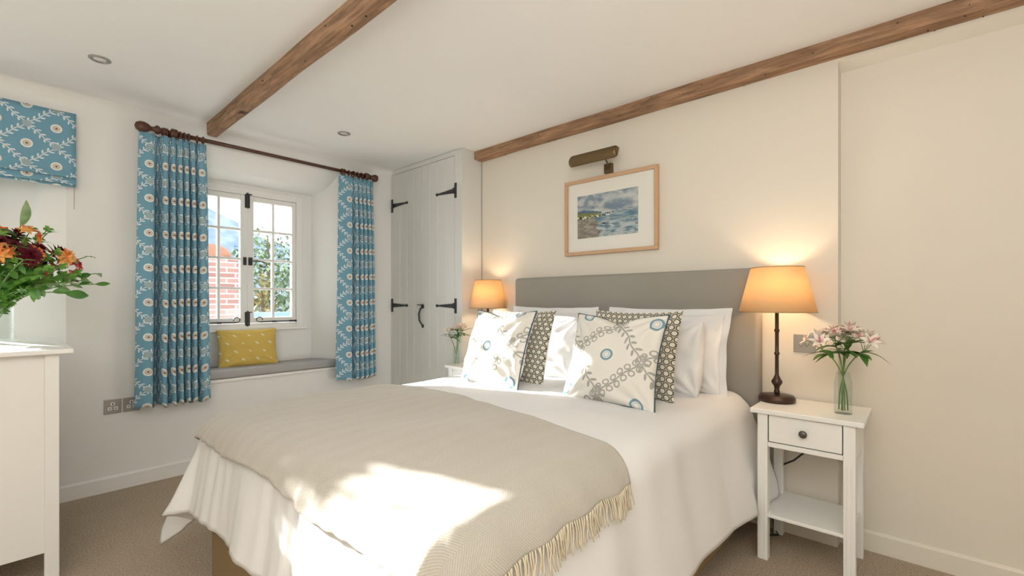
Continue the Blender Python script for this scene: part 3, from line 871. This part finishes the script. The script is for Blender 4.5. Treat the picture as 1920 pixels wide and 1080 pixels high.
# ------------------------------------------------------------ curtain rod, rings, curtains
YR = YW-.115; ZR = 2.318
rod = empty('curtain_rod', (1.43, YR, ZR), 'dark wooden curtain rod with ball finials above the window recess', 'curtain rod')
obj('pole', lathe(NB(), [(.014, -.79), (.014, .80)], 20, 'x'), DARKW, rod, smooth=True)
fin = [(.014, 0), (.024, .005), (.024, .015), (.016, .02), (.016, .03), (.028, .045), (.028, .055), (.015, .068), (.013, .082), (.026, .098), (.034, .118), (.033, .14), (.022, .16), (0, .168)]
obj('finial', lathe(NB(), [(r_, -h-.70) for r_, h in fin], 24, 'x'), DARKW, rod, smooth=True)
fin2 = [(.014, 0), (.022, .004), (.022, .010), (.015, .016), (.028, .032), (.034, .05), (.030, .07), (0, .082)]
obj('finial', lathe(NB(), [(r_, h+.79) for r_, h in fin2], 24, 'x'), DARKW, rod, smooth=True)
for xx in (-.66, .76):
    obj('bracket', lathe(lathe(NB(), [(.036, .115), (.036, .10), (.018, .09), (.014, .05), (.02, .02), (.016, 0)], 20, 'y', (xx, 0, 0)), [(.027, -.018), (.03, -.012), (.03, .012), (.027, .018)], 20, 'x', (xx, 0, 0)), DARKW, rod, smooth=True)
def ring(x, tilt):
    pts = [(0, math.cos(i*PI/12)*.0235, math.sin(i*PI/12)*.0235) for i in range(24)]
    bm = tube(NB(), pts, .005, 8, closed=True); tube(bm, [(0, 0, -.026), (0, 0, -.036)], .0022, 6)
    o = obj('curtain_ring', bm, DARKW, smooth=True, loc=(x, YR, ZR-.005)); o.rotation_euler = (0, 0, tilt); return o
L_RING = [.71, .735, .757, .78, .802, .825, .85, .90, .935]
for i, x in enumerate(L_RING): tag(ring(x, random.uniform(-.3, .3)), 'dark wooden curtain ring carrying the curtain left of the window', 'curtain ring', 'rings of the left curtain')
for i, x in enumerate([1.955, 1.975, 2.02, 2.06, 2.10, 2.135, 2.17]): tag(ring(x, random.uniform(-.3, .3)), 'dark wooden curtain ring carrying the curtain right of the window', 'curtain ring', 'rings of the right curtain')

def curtain(profile, x_off, ztop, zbot_fn, seed, label, spread=1.0, side=1, pleats=()):
    """profile: list of (x, y) plan points (fold line) at mid height; unfolded length is used for uv"""
    # resample with catmull-rom
    P = [Vector(p) for p in profile]; pts = []
    for i in range(len(P)-1):
        p0, p1, p2, p3 = P[max(i-1, 0)], P[i], P[i+1], P[min(i+2, len(P)-1)]
        for k in range(7):
            t = k/7; pts.append(.5*((2*p1) + (p2-p0)*t + (2*p0-5*p1+4*p2-p3)*t*t + (3*p1-p0-3*p2+p3)*t**3))
    pts.append(P[-1]); n = len(pts)-1
    ln = [0]
    for i in range(n): ln.append(ln[-1] + (pts[i+1]-pts[i]).length)
    # pattern: fold crests share one column of the repeat, the rest of the cloth lies in the valleys
    cr = [i for i in range(1, n) if pts[i].y < -.03 and pts[i].y <= pts[i-1].y and pts[i].y < pts[i+1].y]
    cr = [c for k, c in enumerate(cr) if k == 0 or pts[c].x - pts[cr[k-1]].x > .012]
    U = list(ln)
    if len(cr) > 1:
        base = ln[cr[0]]
        for c0, c1 in zip(cr[:-1], cr[1:]):
            seg = [(pts[i+1]-pts[i]).length for i in range(c0, c1)]; vw = [1 if (pts[i].y+pts[i+1].y)/2 > -.028 else 0 for i in range(c0, c1)]
            tgt = .24*max(1, math.ceil(sum(seg)/.24)); vs_ = sum(s_*w_ for s_, w_ in zip(seg, vw)) or 1e-6; g_ = max(0, (tgt - sum(seg))/vs_)
            acc = U[c0]
            for i, s_, w_ in zip(range(c0, c1), seg, vw): acc += s_*(1+g_*w_); U[i+1] = acc
        sh_ = U[cr[-1]] - ln[cr[-1]]
        for i in range(cr[-1]+1, n+1): U[i] = ln[i] + sh_
    U = [u_ - U[cr[len(cr)//2]] for u_ in U]
    xm = (P[0].x+P[-1].x)/2
    H = ztop - .51
    def fn(s, t):
        p = pts[min(n, int(round(s*n)))]; zb = zbot_fn(s)
        z = ztop + (zb-ztop)*t
        # gathered header: tight at pleat tape 12cm below the top
        d = (ztop-z)
        k = .55 + .45*min(1, max(0, (d-.10)/.30)) if d > .0 else .55
        depth = k*(.85+.3*t)
        flare = 1 + (spread-1)*t
        x = xm + (p.x-xm)*flare + (noise.noise(Vector((s*6, t*3, seed)))*.008*t)
        y = YR + .005 + p.y*depth
        if d < .14:  # fine pencil pleats in the heading
            y += math.sin(ln[min(n, int(round(s*n)))]*2*PI/.028)*.006*(1-abs(d-.05)/.09 if abs(d-.05) < .09 else 0)
        y += noise.noise(Vector((s*9, t*2.2, seed+4)))*.006
        return Vector((x, y, z))
    bm = NB(); grid(bm, fn, n, 70, lambda s, t: (U[min(n, int(round(s*n)))] + x_off, (1-t)*1.77))
    o = obj('curtain', bm, CURT, smooth=True)
    m = o.modifiers.new('s', 'SOLIDIFY'); m.thickness = .003
    tag(o, label, 'curtain')
    return o
def folds(x0, x1, spec):
    """spec: list of (frac, y) """
    return [(x0 + (x1-x0)*f, y) for f, y in spec]
# left curtain: broad flat leading edge at left, deep dark valley, gathered centre, flat right edge
spec = [(0, .0), (.10, -.035), (.20, -.03), (.235, .02), (.27, .06), (.31, .05), (.33, -.02), (.36, -.05), (.40, -.035), (.425, .01), (.44, .0), (.47, -.045), (.50, -.045), (.525, .0), (.545, -.01), (.57, -.05), (.60, -.05), (.62, .0), (.64, .0), (.665, -.05), (.70, -.045), (.715, .01), (.74, .01), (.765, -.045), (.80, -.04), (.825, .01), (.85, .02), (.875, -.03), (.93, -.04), (1.0, -.01)]
curtain(folds(.585, .955, spec), .0, 2.285, lambda s: .515+.012*math.sin(s*40), 1, 'blue floral trellis curtain on the left of the window recess', 1.12)
spec2 = [(0, -.01), (.08, -.03), (.22, -.035), (.36, -.03), (.40, .02), (.44, .02), (.47, -.04), (.51, -.04), (.535, .01), (.56, .01), (.59, -.045), (.63, -.045), (.655, .01), (.67, .01), (.70, -.05), (.75, -.045), (.77, .0), (.80, .0), (.83, -.045), (.875, -.04), (.90, .01), (.92, .01), (.95, -.03), (1.0, -.01)]
curtain(folds(1.925, 2.25, spec2), .0, 2.285, lambda s: .525+.010*math.sin(s*40), 8, 'blue floral trellis curtain on the right, beside the wardrobe', 1.18)

# ------------------------------------------------------------ roman blind
rb = empty('roman_blind', (-.375, YW, 1.88), 'blue floral roman blind half lowered at the far left', 'blind')
prof = [(-.045, .445), (-.045, .30), (-.046, .15), (-.050, .10), (-.066, .062), (-.062, .055), (-.050, .075), (-.052, .06), (-.072, .022), (-.066, .012), (-.050, .03), (-.052, .02), (-.06, .0)]
def blf(s, t):
    i = t*(len(prof)-1); k = int(i); f_ = i-k
    p, q = prof[k], prof[min(k+1, len(prof)-1)]
    return Vector((-.705 + s*1.38, p[0]+(q[0]-p[0])*f_, p[1]+(q[1]-p[1])*f_ + noise.noise(Vector((s*5, t*3, 0)))*.004))
bl_len = [0]
for i in range(len(prof)-1): bl_len.append(bl_len[-1]+math.dist(prof[i], prof[i+1]))
def blu(s, t):
    i = t*(len(prof)-1); k = int(i); f_ = i-k
    L_ = bl_len[k] + (bl_len[min(k+1, len(prof)-1)]-bl_len[k])*f_
    return (s*1.38+.024, .447-L_)
bm = NB(); grid(bm, blf, 40, 48, blu)
o = obj('blind_fabric', bm, CURT, rb, smooth=True); m = o.modifiers.new('s', 'SOLIDIFY'); m.thickness = .003
obj('headrail', bx(-.70, .67, -.040, -.001, .40, .445), WHITE, rb)
obj('pull_cord', tube(NB(), [(.668, -.02, .40), (.668, -.022, .0), (.668, -.022, -.125)], .0018, 6), simple('grey_cord', (.4, .4, .38), .8), rb)

# ------------------------------------------------------------ downlights
for (x, y, lb) in ((.341, 3.18, 'small nickel recessed downlight in the ceiling near the roman blind'), (1.712, 3.23, 'small nickel recessed downlight in the ceiling near the wardrobe')):
    r = empty('downlight', (x, y, ZC), lb, 'ceiling light')
    obj('bezel', lathe(NB(), [(.046, 0), (.046, -.003), (.040, -.007), (.030, -.006), (.028, 0)], 36), NICKEL, r, smooth=True)
    obj('lamp_lens', lathe(NB(), [(.029, -.001), (.024, -.004), (0, -.0045)], 24), simple('lens_glass', (.75, .75, .74), .15), r, smooth=True)

# ------------------------------------------------------------ dresser
DX1, DY0, DY1, DH = .195, 2.715, 3.68, .998
dr = empty('chest_of_drawers', (-.06, 3.2, 0), 'white wooden chest of drawers at the left edge under the bouquet', 'chest of drawers')
def dp(bm): bmesh.ops.translate(bm, verts=bm.verts, vec=(.06, -3.2, 0)); return bm
xa, xb, ya, yb = -.30, .165, DY0+.02, DY1-.02
obj('top', dp(bx(xa-.02, DX1+.012, DY0-.006, DY1, DH-.02, DH)), WHITE, dr, bevel=.004)
obj('side_panel', dp(bx(xa+.04, xb-.03, ya+.012, ya+.03, .145, DH-.02)), WHITE, dr)
obj('side_panel', dp(bx(xa+.04, xb-.03, yb-.03, yb-.012, .145, DH-.02)), WHITE, dr)
obj('back_panel', dp(bx(xb-.02, xb-.01, ya+.04, yb-.04, .145, DH-.02)), WHITE, dr)
for (a, b) in ((xa, ya), (xb-.045, ya), (xa, yb-.045), (xb-.045, yb-.045)):
    bm = NB(); prism(bm, [(a, 0), (a+.045, 0), (a+.045, DH-.02), (a, DH-.02)], 'y', b, b+.045)
    obj('leg', dp(bm), WHITE, dr, bevel=.003)
for k in range(3):
    z0 = .16+k*.272
    d = obj('drawer', dp(bx(xa+.006, xa+.025, ya+.05, yb-.05, z0, z0+.262)), WHITE, dr, bevel=.003)
    for yy in (3.0, 3.4): obj('knob', dp(lathe(NB(), [(.007, 0), (.007, -.014), (.017, -.018), (.014, -.030), (0, -.032)], 16, 'x', (xa+.006, yy, z0+.14))), GREYKNOB, d, smooth=True)

# ------------------------------------------------------------ vases & flowers
def vase(loc, r, h, label, th=.003, water=.5, tap=0):
    v = empty('glass_vase', loc, label, 'vase')
    obj('vase_body', lathe(NB(), [(0, 0), (r*.94, 0), (r, .006), (r, h*.75), (r*(1-tap), h*.93), (r*(1-tap), h), (r*(1-tap)-th, h), (r*(1-tap)-th, h*.93), (r-th, h*.75), (r-th, .012), (0, .010)], 40), VGLASS, v, smooth=True)
    return v
def petal(bm, base, direc, up, ln, wd, curl=.3, n=4):
    d = direc.normalized(); s = d.cross(up)
    if s.length < 1e-3: s = d.orthogonal()
    s.normalize(); u = s.cross(d).normalized(); prev = None
    for i in range(n+1):
        t = i/n; w_ = wd*.5*math.sin(min(1, t*1.02+.08)*PI*.93)**.8 if i < n else 0.0006
        c = base + d*ln*t*(1-.15*curl*t) + u*(-curl*ln*t*t)
        row = [bm.verts.new(c - s*w_ + u*w_*.25), bm.verts.new(c), bm.verts.new(c + s*w_ + u*w_*.25)]
        if prev:
            bm.faces.new((prev[0], prev[1], row[1], row[0])); bm.faces.new((prev[1], prev[2], row[2], row[1]))
        prev = row
def bez(a, b, c, n=10):
    return [a*(1-t)**2 + b*2*t*(1-t) + c*t*t for t in [i/n for i in range(n+1)]]
def rv(s=1): return Vector((random.uniform(-s, s), random.uniform(-s, s), random.uniform(-s, s)))
def alstro(base, mid, tip, heads, label, group, size=.04, leaves=4, lsz=.075, pm=(PETW, PETP)):
    r = empty('flower_stem', base, label, 'flower', group)
    B = Vector(base); pts = bez(Vector((0,0,0)), Vector(mid)-B, Vector(tip)-B)
    obj('stem', tube(NB(), pts, .0026, 6), STEM, r, smooth=True)
    T_ = pts[-1]; ax = (pts[-1]-pts[-2]).normalized()
    for i in range(leaves):
        a = i*2.4+random.random(); d = (Vector((math.cos(a), math.sin(a), 0)) + ax*random.uniform(.1, .8)).normalized()
        bm = NB(); petal(bm, T_ - ax*random.uniform(.0, .035), d, Vector((0,0,1)), lsz*random.uniform(.7, 1.15), lsz*.27, random.uniform(.1, .6), 6)
        obj('leaf', bm, LEAF, r, smooth=True)
    for h in range(heads):
        a = h*2*PI/heads + random.random()*.7; d = (Vector((math.cos(a), math.sin(a), 0))*random.uniform(.4, 1.0) + Vector((0,0,1))*.8 + ax*.3).normalized()
        c = T_ + d*size*random.uniform(.9, 1.4)
        bm = tube(NB(), [T_, c], .0013, 5)
        obj('flower_stalk', bm, STEM, r)
        bm = NB(); side = d.orthogonal().normalized(); s2 = d.cross(side)
        for k in range(6):
            an = k*PI/3; o_ = side*math.cos(an)+s2*math.sin(an)
            petal(bm, c, (o_*.75 + d*.8), d, size*random.uniform(.85, 1.05), size*(.42 if k % 2 else .34), .35, 5)
        hd = obj('blossom', bm, pm[0], r, smooth=True)
        bm = NB()
        for k in range(3):
            an = k*2.1+.5; o_ = side*math.cos(an)+s2*math.sin(an); petal(bm, c+d*.002, (o_*.4 + d), d, size*.75, size*.16, .2, 4)
        obj('throat', bm, pm[1], hd, smooth=True)
    return r
VR = Vector((2.515, .275, .70))
vase(tuple(VR), .0345, .185, 'slim clear glass vase of pink-white flowers on the nearer nightstand', tap=.22)
for i, (dx, dy, h) in enumerate(((-.03, .075, .28), (.02, .03, .30), (.02, -.02, .31), (-.03, -.075, .28), (.05, .0, .28))):
    b = VR + Vector((-dx*.25, -dy*.22, .014)); alstro(tuple(b), tuple(VR + Vector((dx*-.1, dy*-.2, .22))), tuple(VR + Vector((dx, dy, h))), 4, ('leftmost', 'second from left', 'second from right', 'rightmost', 'middle rearmost')[i] + ' pinkish white lily-like flower stem in the slim vase on the nearer nightstand', 'flowers in the nearer nightstand vase', .052, 6, .115)
VL = Vector((2.385, 2.735, .70))
vase(tuple(VL), .026, .15, 'slim clear glass vase on the far nightstand by the wardrobe', tap=.2)
for i, (dx, dy, h) in enumerate(((-.02, .06, .24), (.02, .0, .27), (.0, -.07, .27), (.04, .02, .23))):
    b = VL + Vector((-dx*.2, -dy*.15, .014)); alstro(tuple(b), tuple(VL + Vector((dx*.05, dy*.02, .13))), tuple(VL + Vector((dx, dy, h))), 4, 'small pale flower stem in the vase by the wardrobe', 'flowers in the far nightstand vase', .034, 7, .095, (leafm('pale_pink_petal', (.75, .55, .42), (.8, .76, .6)), PETP))

VB = Vector((-.035, 3.38, DH))
vase(tuple(VB), .078, .235, 'wide clear glass vase holding the large bouquet on the chest', th=.004)
CB = VB + Vector((0, 0, .37))
def dirs(n, lo=-.25):
    out = []; g = PI*(3-math.sqrt(5))
    for i in range(n):
        z = 1-(i+.5)/n*(1-lo); r_ = math.sqrt(max(0, 1-z*z)); out.append(Vector((r_*math.cos(g*i), r_*math.sin(g*i), z)))
    return out
def bstem(d, R, name, label, group):
    tip = CB + Vector((d.x*R, d.y*R, d.z*R*.62)) + rv(.02)
    b = VB + Vector((-d.x*.045, -d.y*.045, .015))
    r = empty(name, tuple(b), label, 'flower' if name == 'flower_stem' else 'foliage', group)
    pts = bez(Vector((0,0,0)), VB+Vector((d.x*.03, d.y*.03, .30))-b, tip-b)
    obj('stem', tube(NB(), pts, .0026, 6), STEM, r, smooth=True)
    if name != 'fern_frond':
        bm = NB()
        for k in range(7):
            p = pts[random.choice((6, 7, 8, 9))]; petal(bm, p + rv(.012), d*.7 + rv(1), Vector((0,-.7,.5))+rv(.5), random.uniform(.045, .075), random.uniform(.02, .032), .3, 4)
        obj('leaves', bm, random.choice((LEAF, LEAF, FERN, LEAFP)), r, smooth=True)
    return r, pts
DD = [d for d in dirs(110, -.35) if d.x > -.14 and d.y < .5]
for i, d in enumerate(DD):
    kind = ('orange', 'fern', 'burgundy', 'leafy', 'red', 'orange', 'fern', 'dark')[(i*5+i//8) % 8]
    if d.z < .05: kind = ('leafy', 'fern', 'fern')[i % 3]
    if kind in ('orange', 'red'):
        r, pts = bstem(d, random.uniform(.15, .30), 'flower_stem', ('orange and yellow lily-like flower stem in the large bouquet' if kind == 'orange' else 'red lily-like flower stem in the large bouquet'), kind + ' flowers of the large bouquet')
        T_ = pts[-1]
        for h in range(5):
            dd = (d + rv(.8)).normalized(); c = T_ + dd*.036; bm = NB(); side = dd.orthogonal().normalized(); s2 = dd.cross(side)
            for k in range(6):
                an = k*PI/3; o_ = side*math.cos(an)+s2*math.sin(an); petal(bm, c, o_*.8+dd*.6, dd, .040, .017, .4, 5)
            obj('blossom', bm, PETO if kind == 'orange' else PETR, r, smooth=True)
    elif kind in ('burgundy', 'dark'):
        r, pts = bstem(d, random.uniform(.14, .27), 'flower_stem', 'dark burgundy many-petalled flower in the large bouquet', 'burgundy flowers of the large bouquet')
        T_ = pts[-1]; bm = NB(); side = d.orthogonal().normalized(); s2 = d.cross(side)
        for lay in range(5):
            for k in range(12):
                an = k*PI/6+lay*.26; o_ = side*math.cos(an)+s2*math.sin(an); petal(bm, T_+d*.006*lay, o_*(1.1-lay*.2)+d*(.15+lay*.22), d, .062-.007*lay, .022, .25, 4)
        obj('blossom', bm, PETB, r, smooth=True)
    elif kind == 'fern':
        r, pts = bstem(d, random.uniform(.27, .37), 'fern_frond', 'bright green fern frond in the large bouquet', 'fern fronds of the large bouquet')
        bm = NB()
        for k in range(3, 11):
            p = pts[k]; t = (pts[min(10, k+1)]-pts[k-1]).normalized(); s = t.cross(Vector((0,-.8,.6))).normalized()
            for sg in (-1, 1):
                for q in (0, .5):
                    petal(bm, p - t*q*.026, s*sg+t*.5, Vector((0,-.7,.6)), .055*(1.2-k/13), .017, .2, 4)
        obj('frond_leaflets', bm, FERN, r, smooth=True)
    else:
        r, pts = bstem(d, random.uniform(.30, .40), 'leaf_branch', 'green leafy branch sticking out of the large bouquet', 'leafy branches of the large bouquet')
        bm = NB()
        for k in range(4, 11):
            p = pts[k]; t = (pts[min(10, k+1)]-pts[k-1]).normalized()
            for sg in (-1, 1): petal(bm, p, (t.cross(Vector((0,0,1))).normalized()*sg + t*.7 + rv(.3)), Vector((0,0,1)), .055, .024, .3, 5)
        obj('leaves', bm, LEAF if i % 2 else LEAFP, r, smooth=True)
LBL = ['upright broad pale leaf standing tallest above the bouquet', 'second tall pale leaf at the left of the bouquet top', 'small leaf sprig at mid height on the right of the bouquet', 'leaf sprig reaching furthest right out of the bouquet', 'long leaf drooping low on the right side of the bouquet', 'long leaf drooping over the chest below the bouquet']
for (tx, ty, tz, wdt, ln_) in ((.10, -.05, .58, .05, .13), (-.06, -.08, .56, .04, .10), (.30, -.12, .33, .028, .06), (.36, -.20, .29, .022, .07), (.25, -.2, .24, .045, .12), (.12, -.22, .24, .05, .13)):
    b = VB + Vector((0, 0, .02)); tip = VB+Vector((tx, ty, tz)); r = empty('leaf_branch', tuple(b), LBL.pop(0), 'foliage')
    pts = bez(Vector((0,0,0)), Vector((tx*.1, ty*.1, .27)), tip-b); obj('stem', tube(NB(), pts, .0025, 6), STEM, r)
    bm = NB(); dd = (pts[-1]-pts[-3]).normalized(); petal(bm, pts[-1], dd, Vector((.7,.7,.1)), ln_, wdt, .2, 7)
    obj('leaf', bm, LEAFP if tz > .5 else LEAF, r, smooth=True); bm = NB(); petal(bm, pts[-2], dd+rv(.8), Vector((.5,.5,.4)), ln_*.7, wdt*.8, .2, 6)
    obj('leaf', bm, LEAFP if tz > .5 else LEAF, r, smooth=True)

# ------------------------------------------------------------ outdoors
GZ = -2.4
def gfn(s, t):
    x = -60+s*180; y = YO+.3+t*120; d = max(0, y-22)
    return Vector((x, y, GZ + noise.noise(Vector((x*.05, y*.05, 0)))*.4))
bm = NB(); grid(bm, gfn, 40, 40); g = obj('ground', bm, leafm('grass', (.06, .09, .03), (.11, .14, .06)), smooth=True); g['kind'] = 'structure'; g['label'] = 'garden ground outside'
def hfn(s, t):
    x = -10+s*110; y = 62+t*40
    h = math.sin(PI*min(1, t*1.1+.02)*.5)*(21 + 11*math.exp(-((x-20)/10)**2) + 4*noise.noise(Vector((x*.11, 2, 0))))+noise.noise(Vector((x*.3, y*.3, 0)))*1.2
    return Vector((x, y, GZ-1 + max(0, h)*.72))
M = Mat('haze_tinted_hillside', rough=1, spec=0); n = M.noise(.35, 5); M.color(M.mix(n.step(.35, .65), (.10, .14, .21), (.17, .21, .25)))  # pale bluish tint puts aerial haze into the hill colour
bm = NB(); grid(bm, hfn, 70, 24); o = obj('hill', bm, M.m, smooth=True); o['kind'] = 'structure'; o['label'] = 'haze-tinted blue wooded hill beyond the garden'
# brick chimney-like pier
M = Mat('brickwork', rough=.95, spec=.1)
bk = M.nt.nodes.new('ShaderNodeTexBrick'); cmb = M.nt.nodes.new('ShaderNodeCombineXYZ'); x, y, z = M.xyz()
M.nt.links.new((x+y).v, cmb.inputs[0]); M.nt.links.new(z.v, cmb.inputs[1]); M.nt.links.new(cmb.outputs[0], bk.inputs[0])
bk.inputs['Scale'].default_value = 1; bk.inputs['Brick Width'].default_value = .20; bk.inputs['Row Height'].default_value = .066; bk.inputs['Mortar Size'].default_value = .008
bk.inputs['Color1'].default_value = (.14, .075, .065, 1); bk.inputs['Color2'].default_value = (.22, .14, .125, 1); bk.inputs['Mortar'].default_value = (.27, .25, .25, 1)
M.color(bk.outputs[0]); BRICK = M.m
cp = empty('brick_pier', (1.75, 6.6, GZ), 'red brick pier with domed cap seen through the left panes', 'brick pier')
obj('pier', bx(-.55, .28, -.05, .45, 0, 4.15), BRICK, cp)
obj('domed_cap', lathe(NB(), [(.26, 4.15), (.25, 4.2), (.21, 4.27), (.12, 4.325), (0, 4.335)], 24, 'z', (0.02, .2, 0)), simple('clay_cap', (.16, .07, .04), .9, nz=.3, nscale=20), cp, smooth=True)
def bush(loc, h, R, n, mat, label, name='garden_bush'):
    r = empty(name, loc, label, 'bush')
    obj('trunk', tube(NB(), [(0, 0, 0), (.03, 0, h*.5), (0, .05, h)], [.09, .06, .02], 8), simple('bark', (.12, .08, .05), .9), r)
    bm = NB()
    for i in range(n):
        d = rv(1)
        while d.length > 1 or d.length < .3: d = rv(1)
        p = Vector((d.x*R, d.y*R, h*.62 + d.z*h*.42)); petal(bm, p, rv(1), Vector((0,0,1)), random.uniform(.09, .17), .07, .3, 2)
    obj('foliage', bm, mat, r); return r
bush((3.55, 9.7, GZ), 4.85, 1.0, 3800, leafm('bush_leaf', (.05, .10, .045), (.15, .20, .12)), 'pale green leafy bush seen through the right-hand panes')
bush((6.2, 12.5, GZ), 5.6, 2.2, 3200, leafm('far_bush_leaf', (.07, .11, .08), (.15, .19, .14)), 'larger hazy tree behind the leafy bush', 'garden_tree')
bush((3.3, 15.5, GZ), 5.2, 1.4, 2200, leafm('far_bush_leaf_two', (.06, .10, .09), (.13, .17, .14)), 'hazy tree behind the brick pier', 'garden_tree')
sh = empty('garden_shed', (2.75, 6.75, GZ), 'low blue-painted slatted shed seen through the bottom right panes', 'shed')
obj('shed_wall', bx(-.6, 1.0, .1, .9, 0, 3.38), simple('pale_blue_paint', (.08, .12, .19), .8), sh)
bm = NB()
for k in range(5): box(bm, -.65, 1.05, -.02+.0*k, .1, 3.05+k*.085, 3.11+k*.085)
obj('slats', bm, simple('blue_slats', (.10, .16, .26), .8), sh)
bush((2.9, 8.15, GZ), 4.0, .38, 900, leafm('yellow_leaf', (.13, .12, .04), (.22, .19, .09)), 'small yellowish shrub above the blue shed', 'garden_shrub')
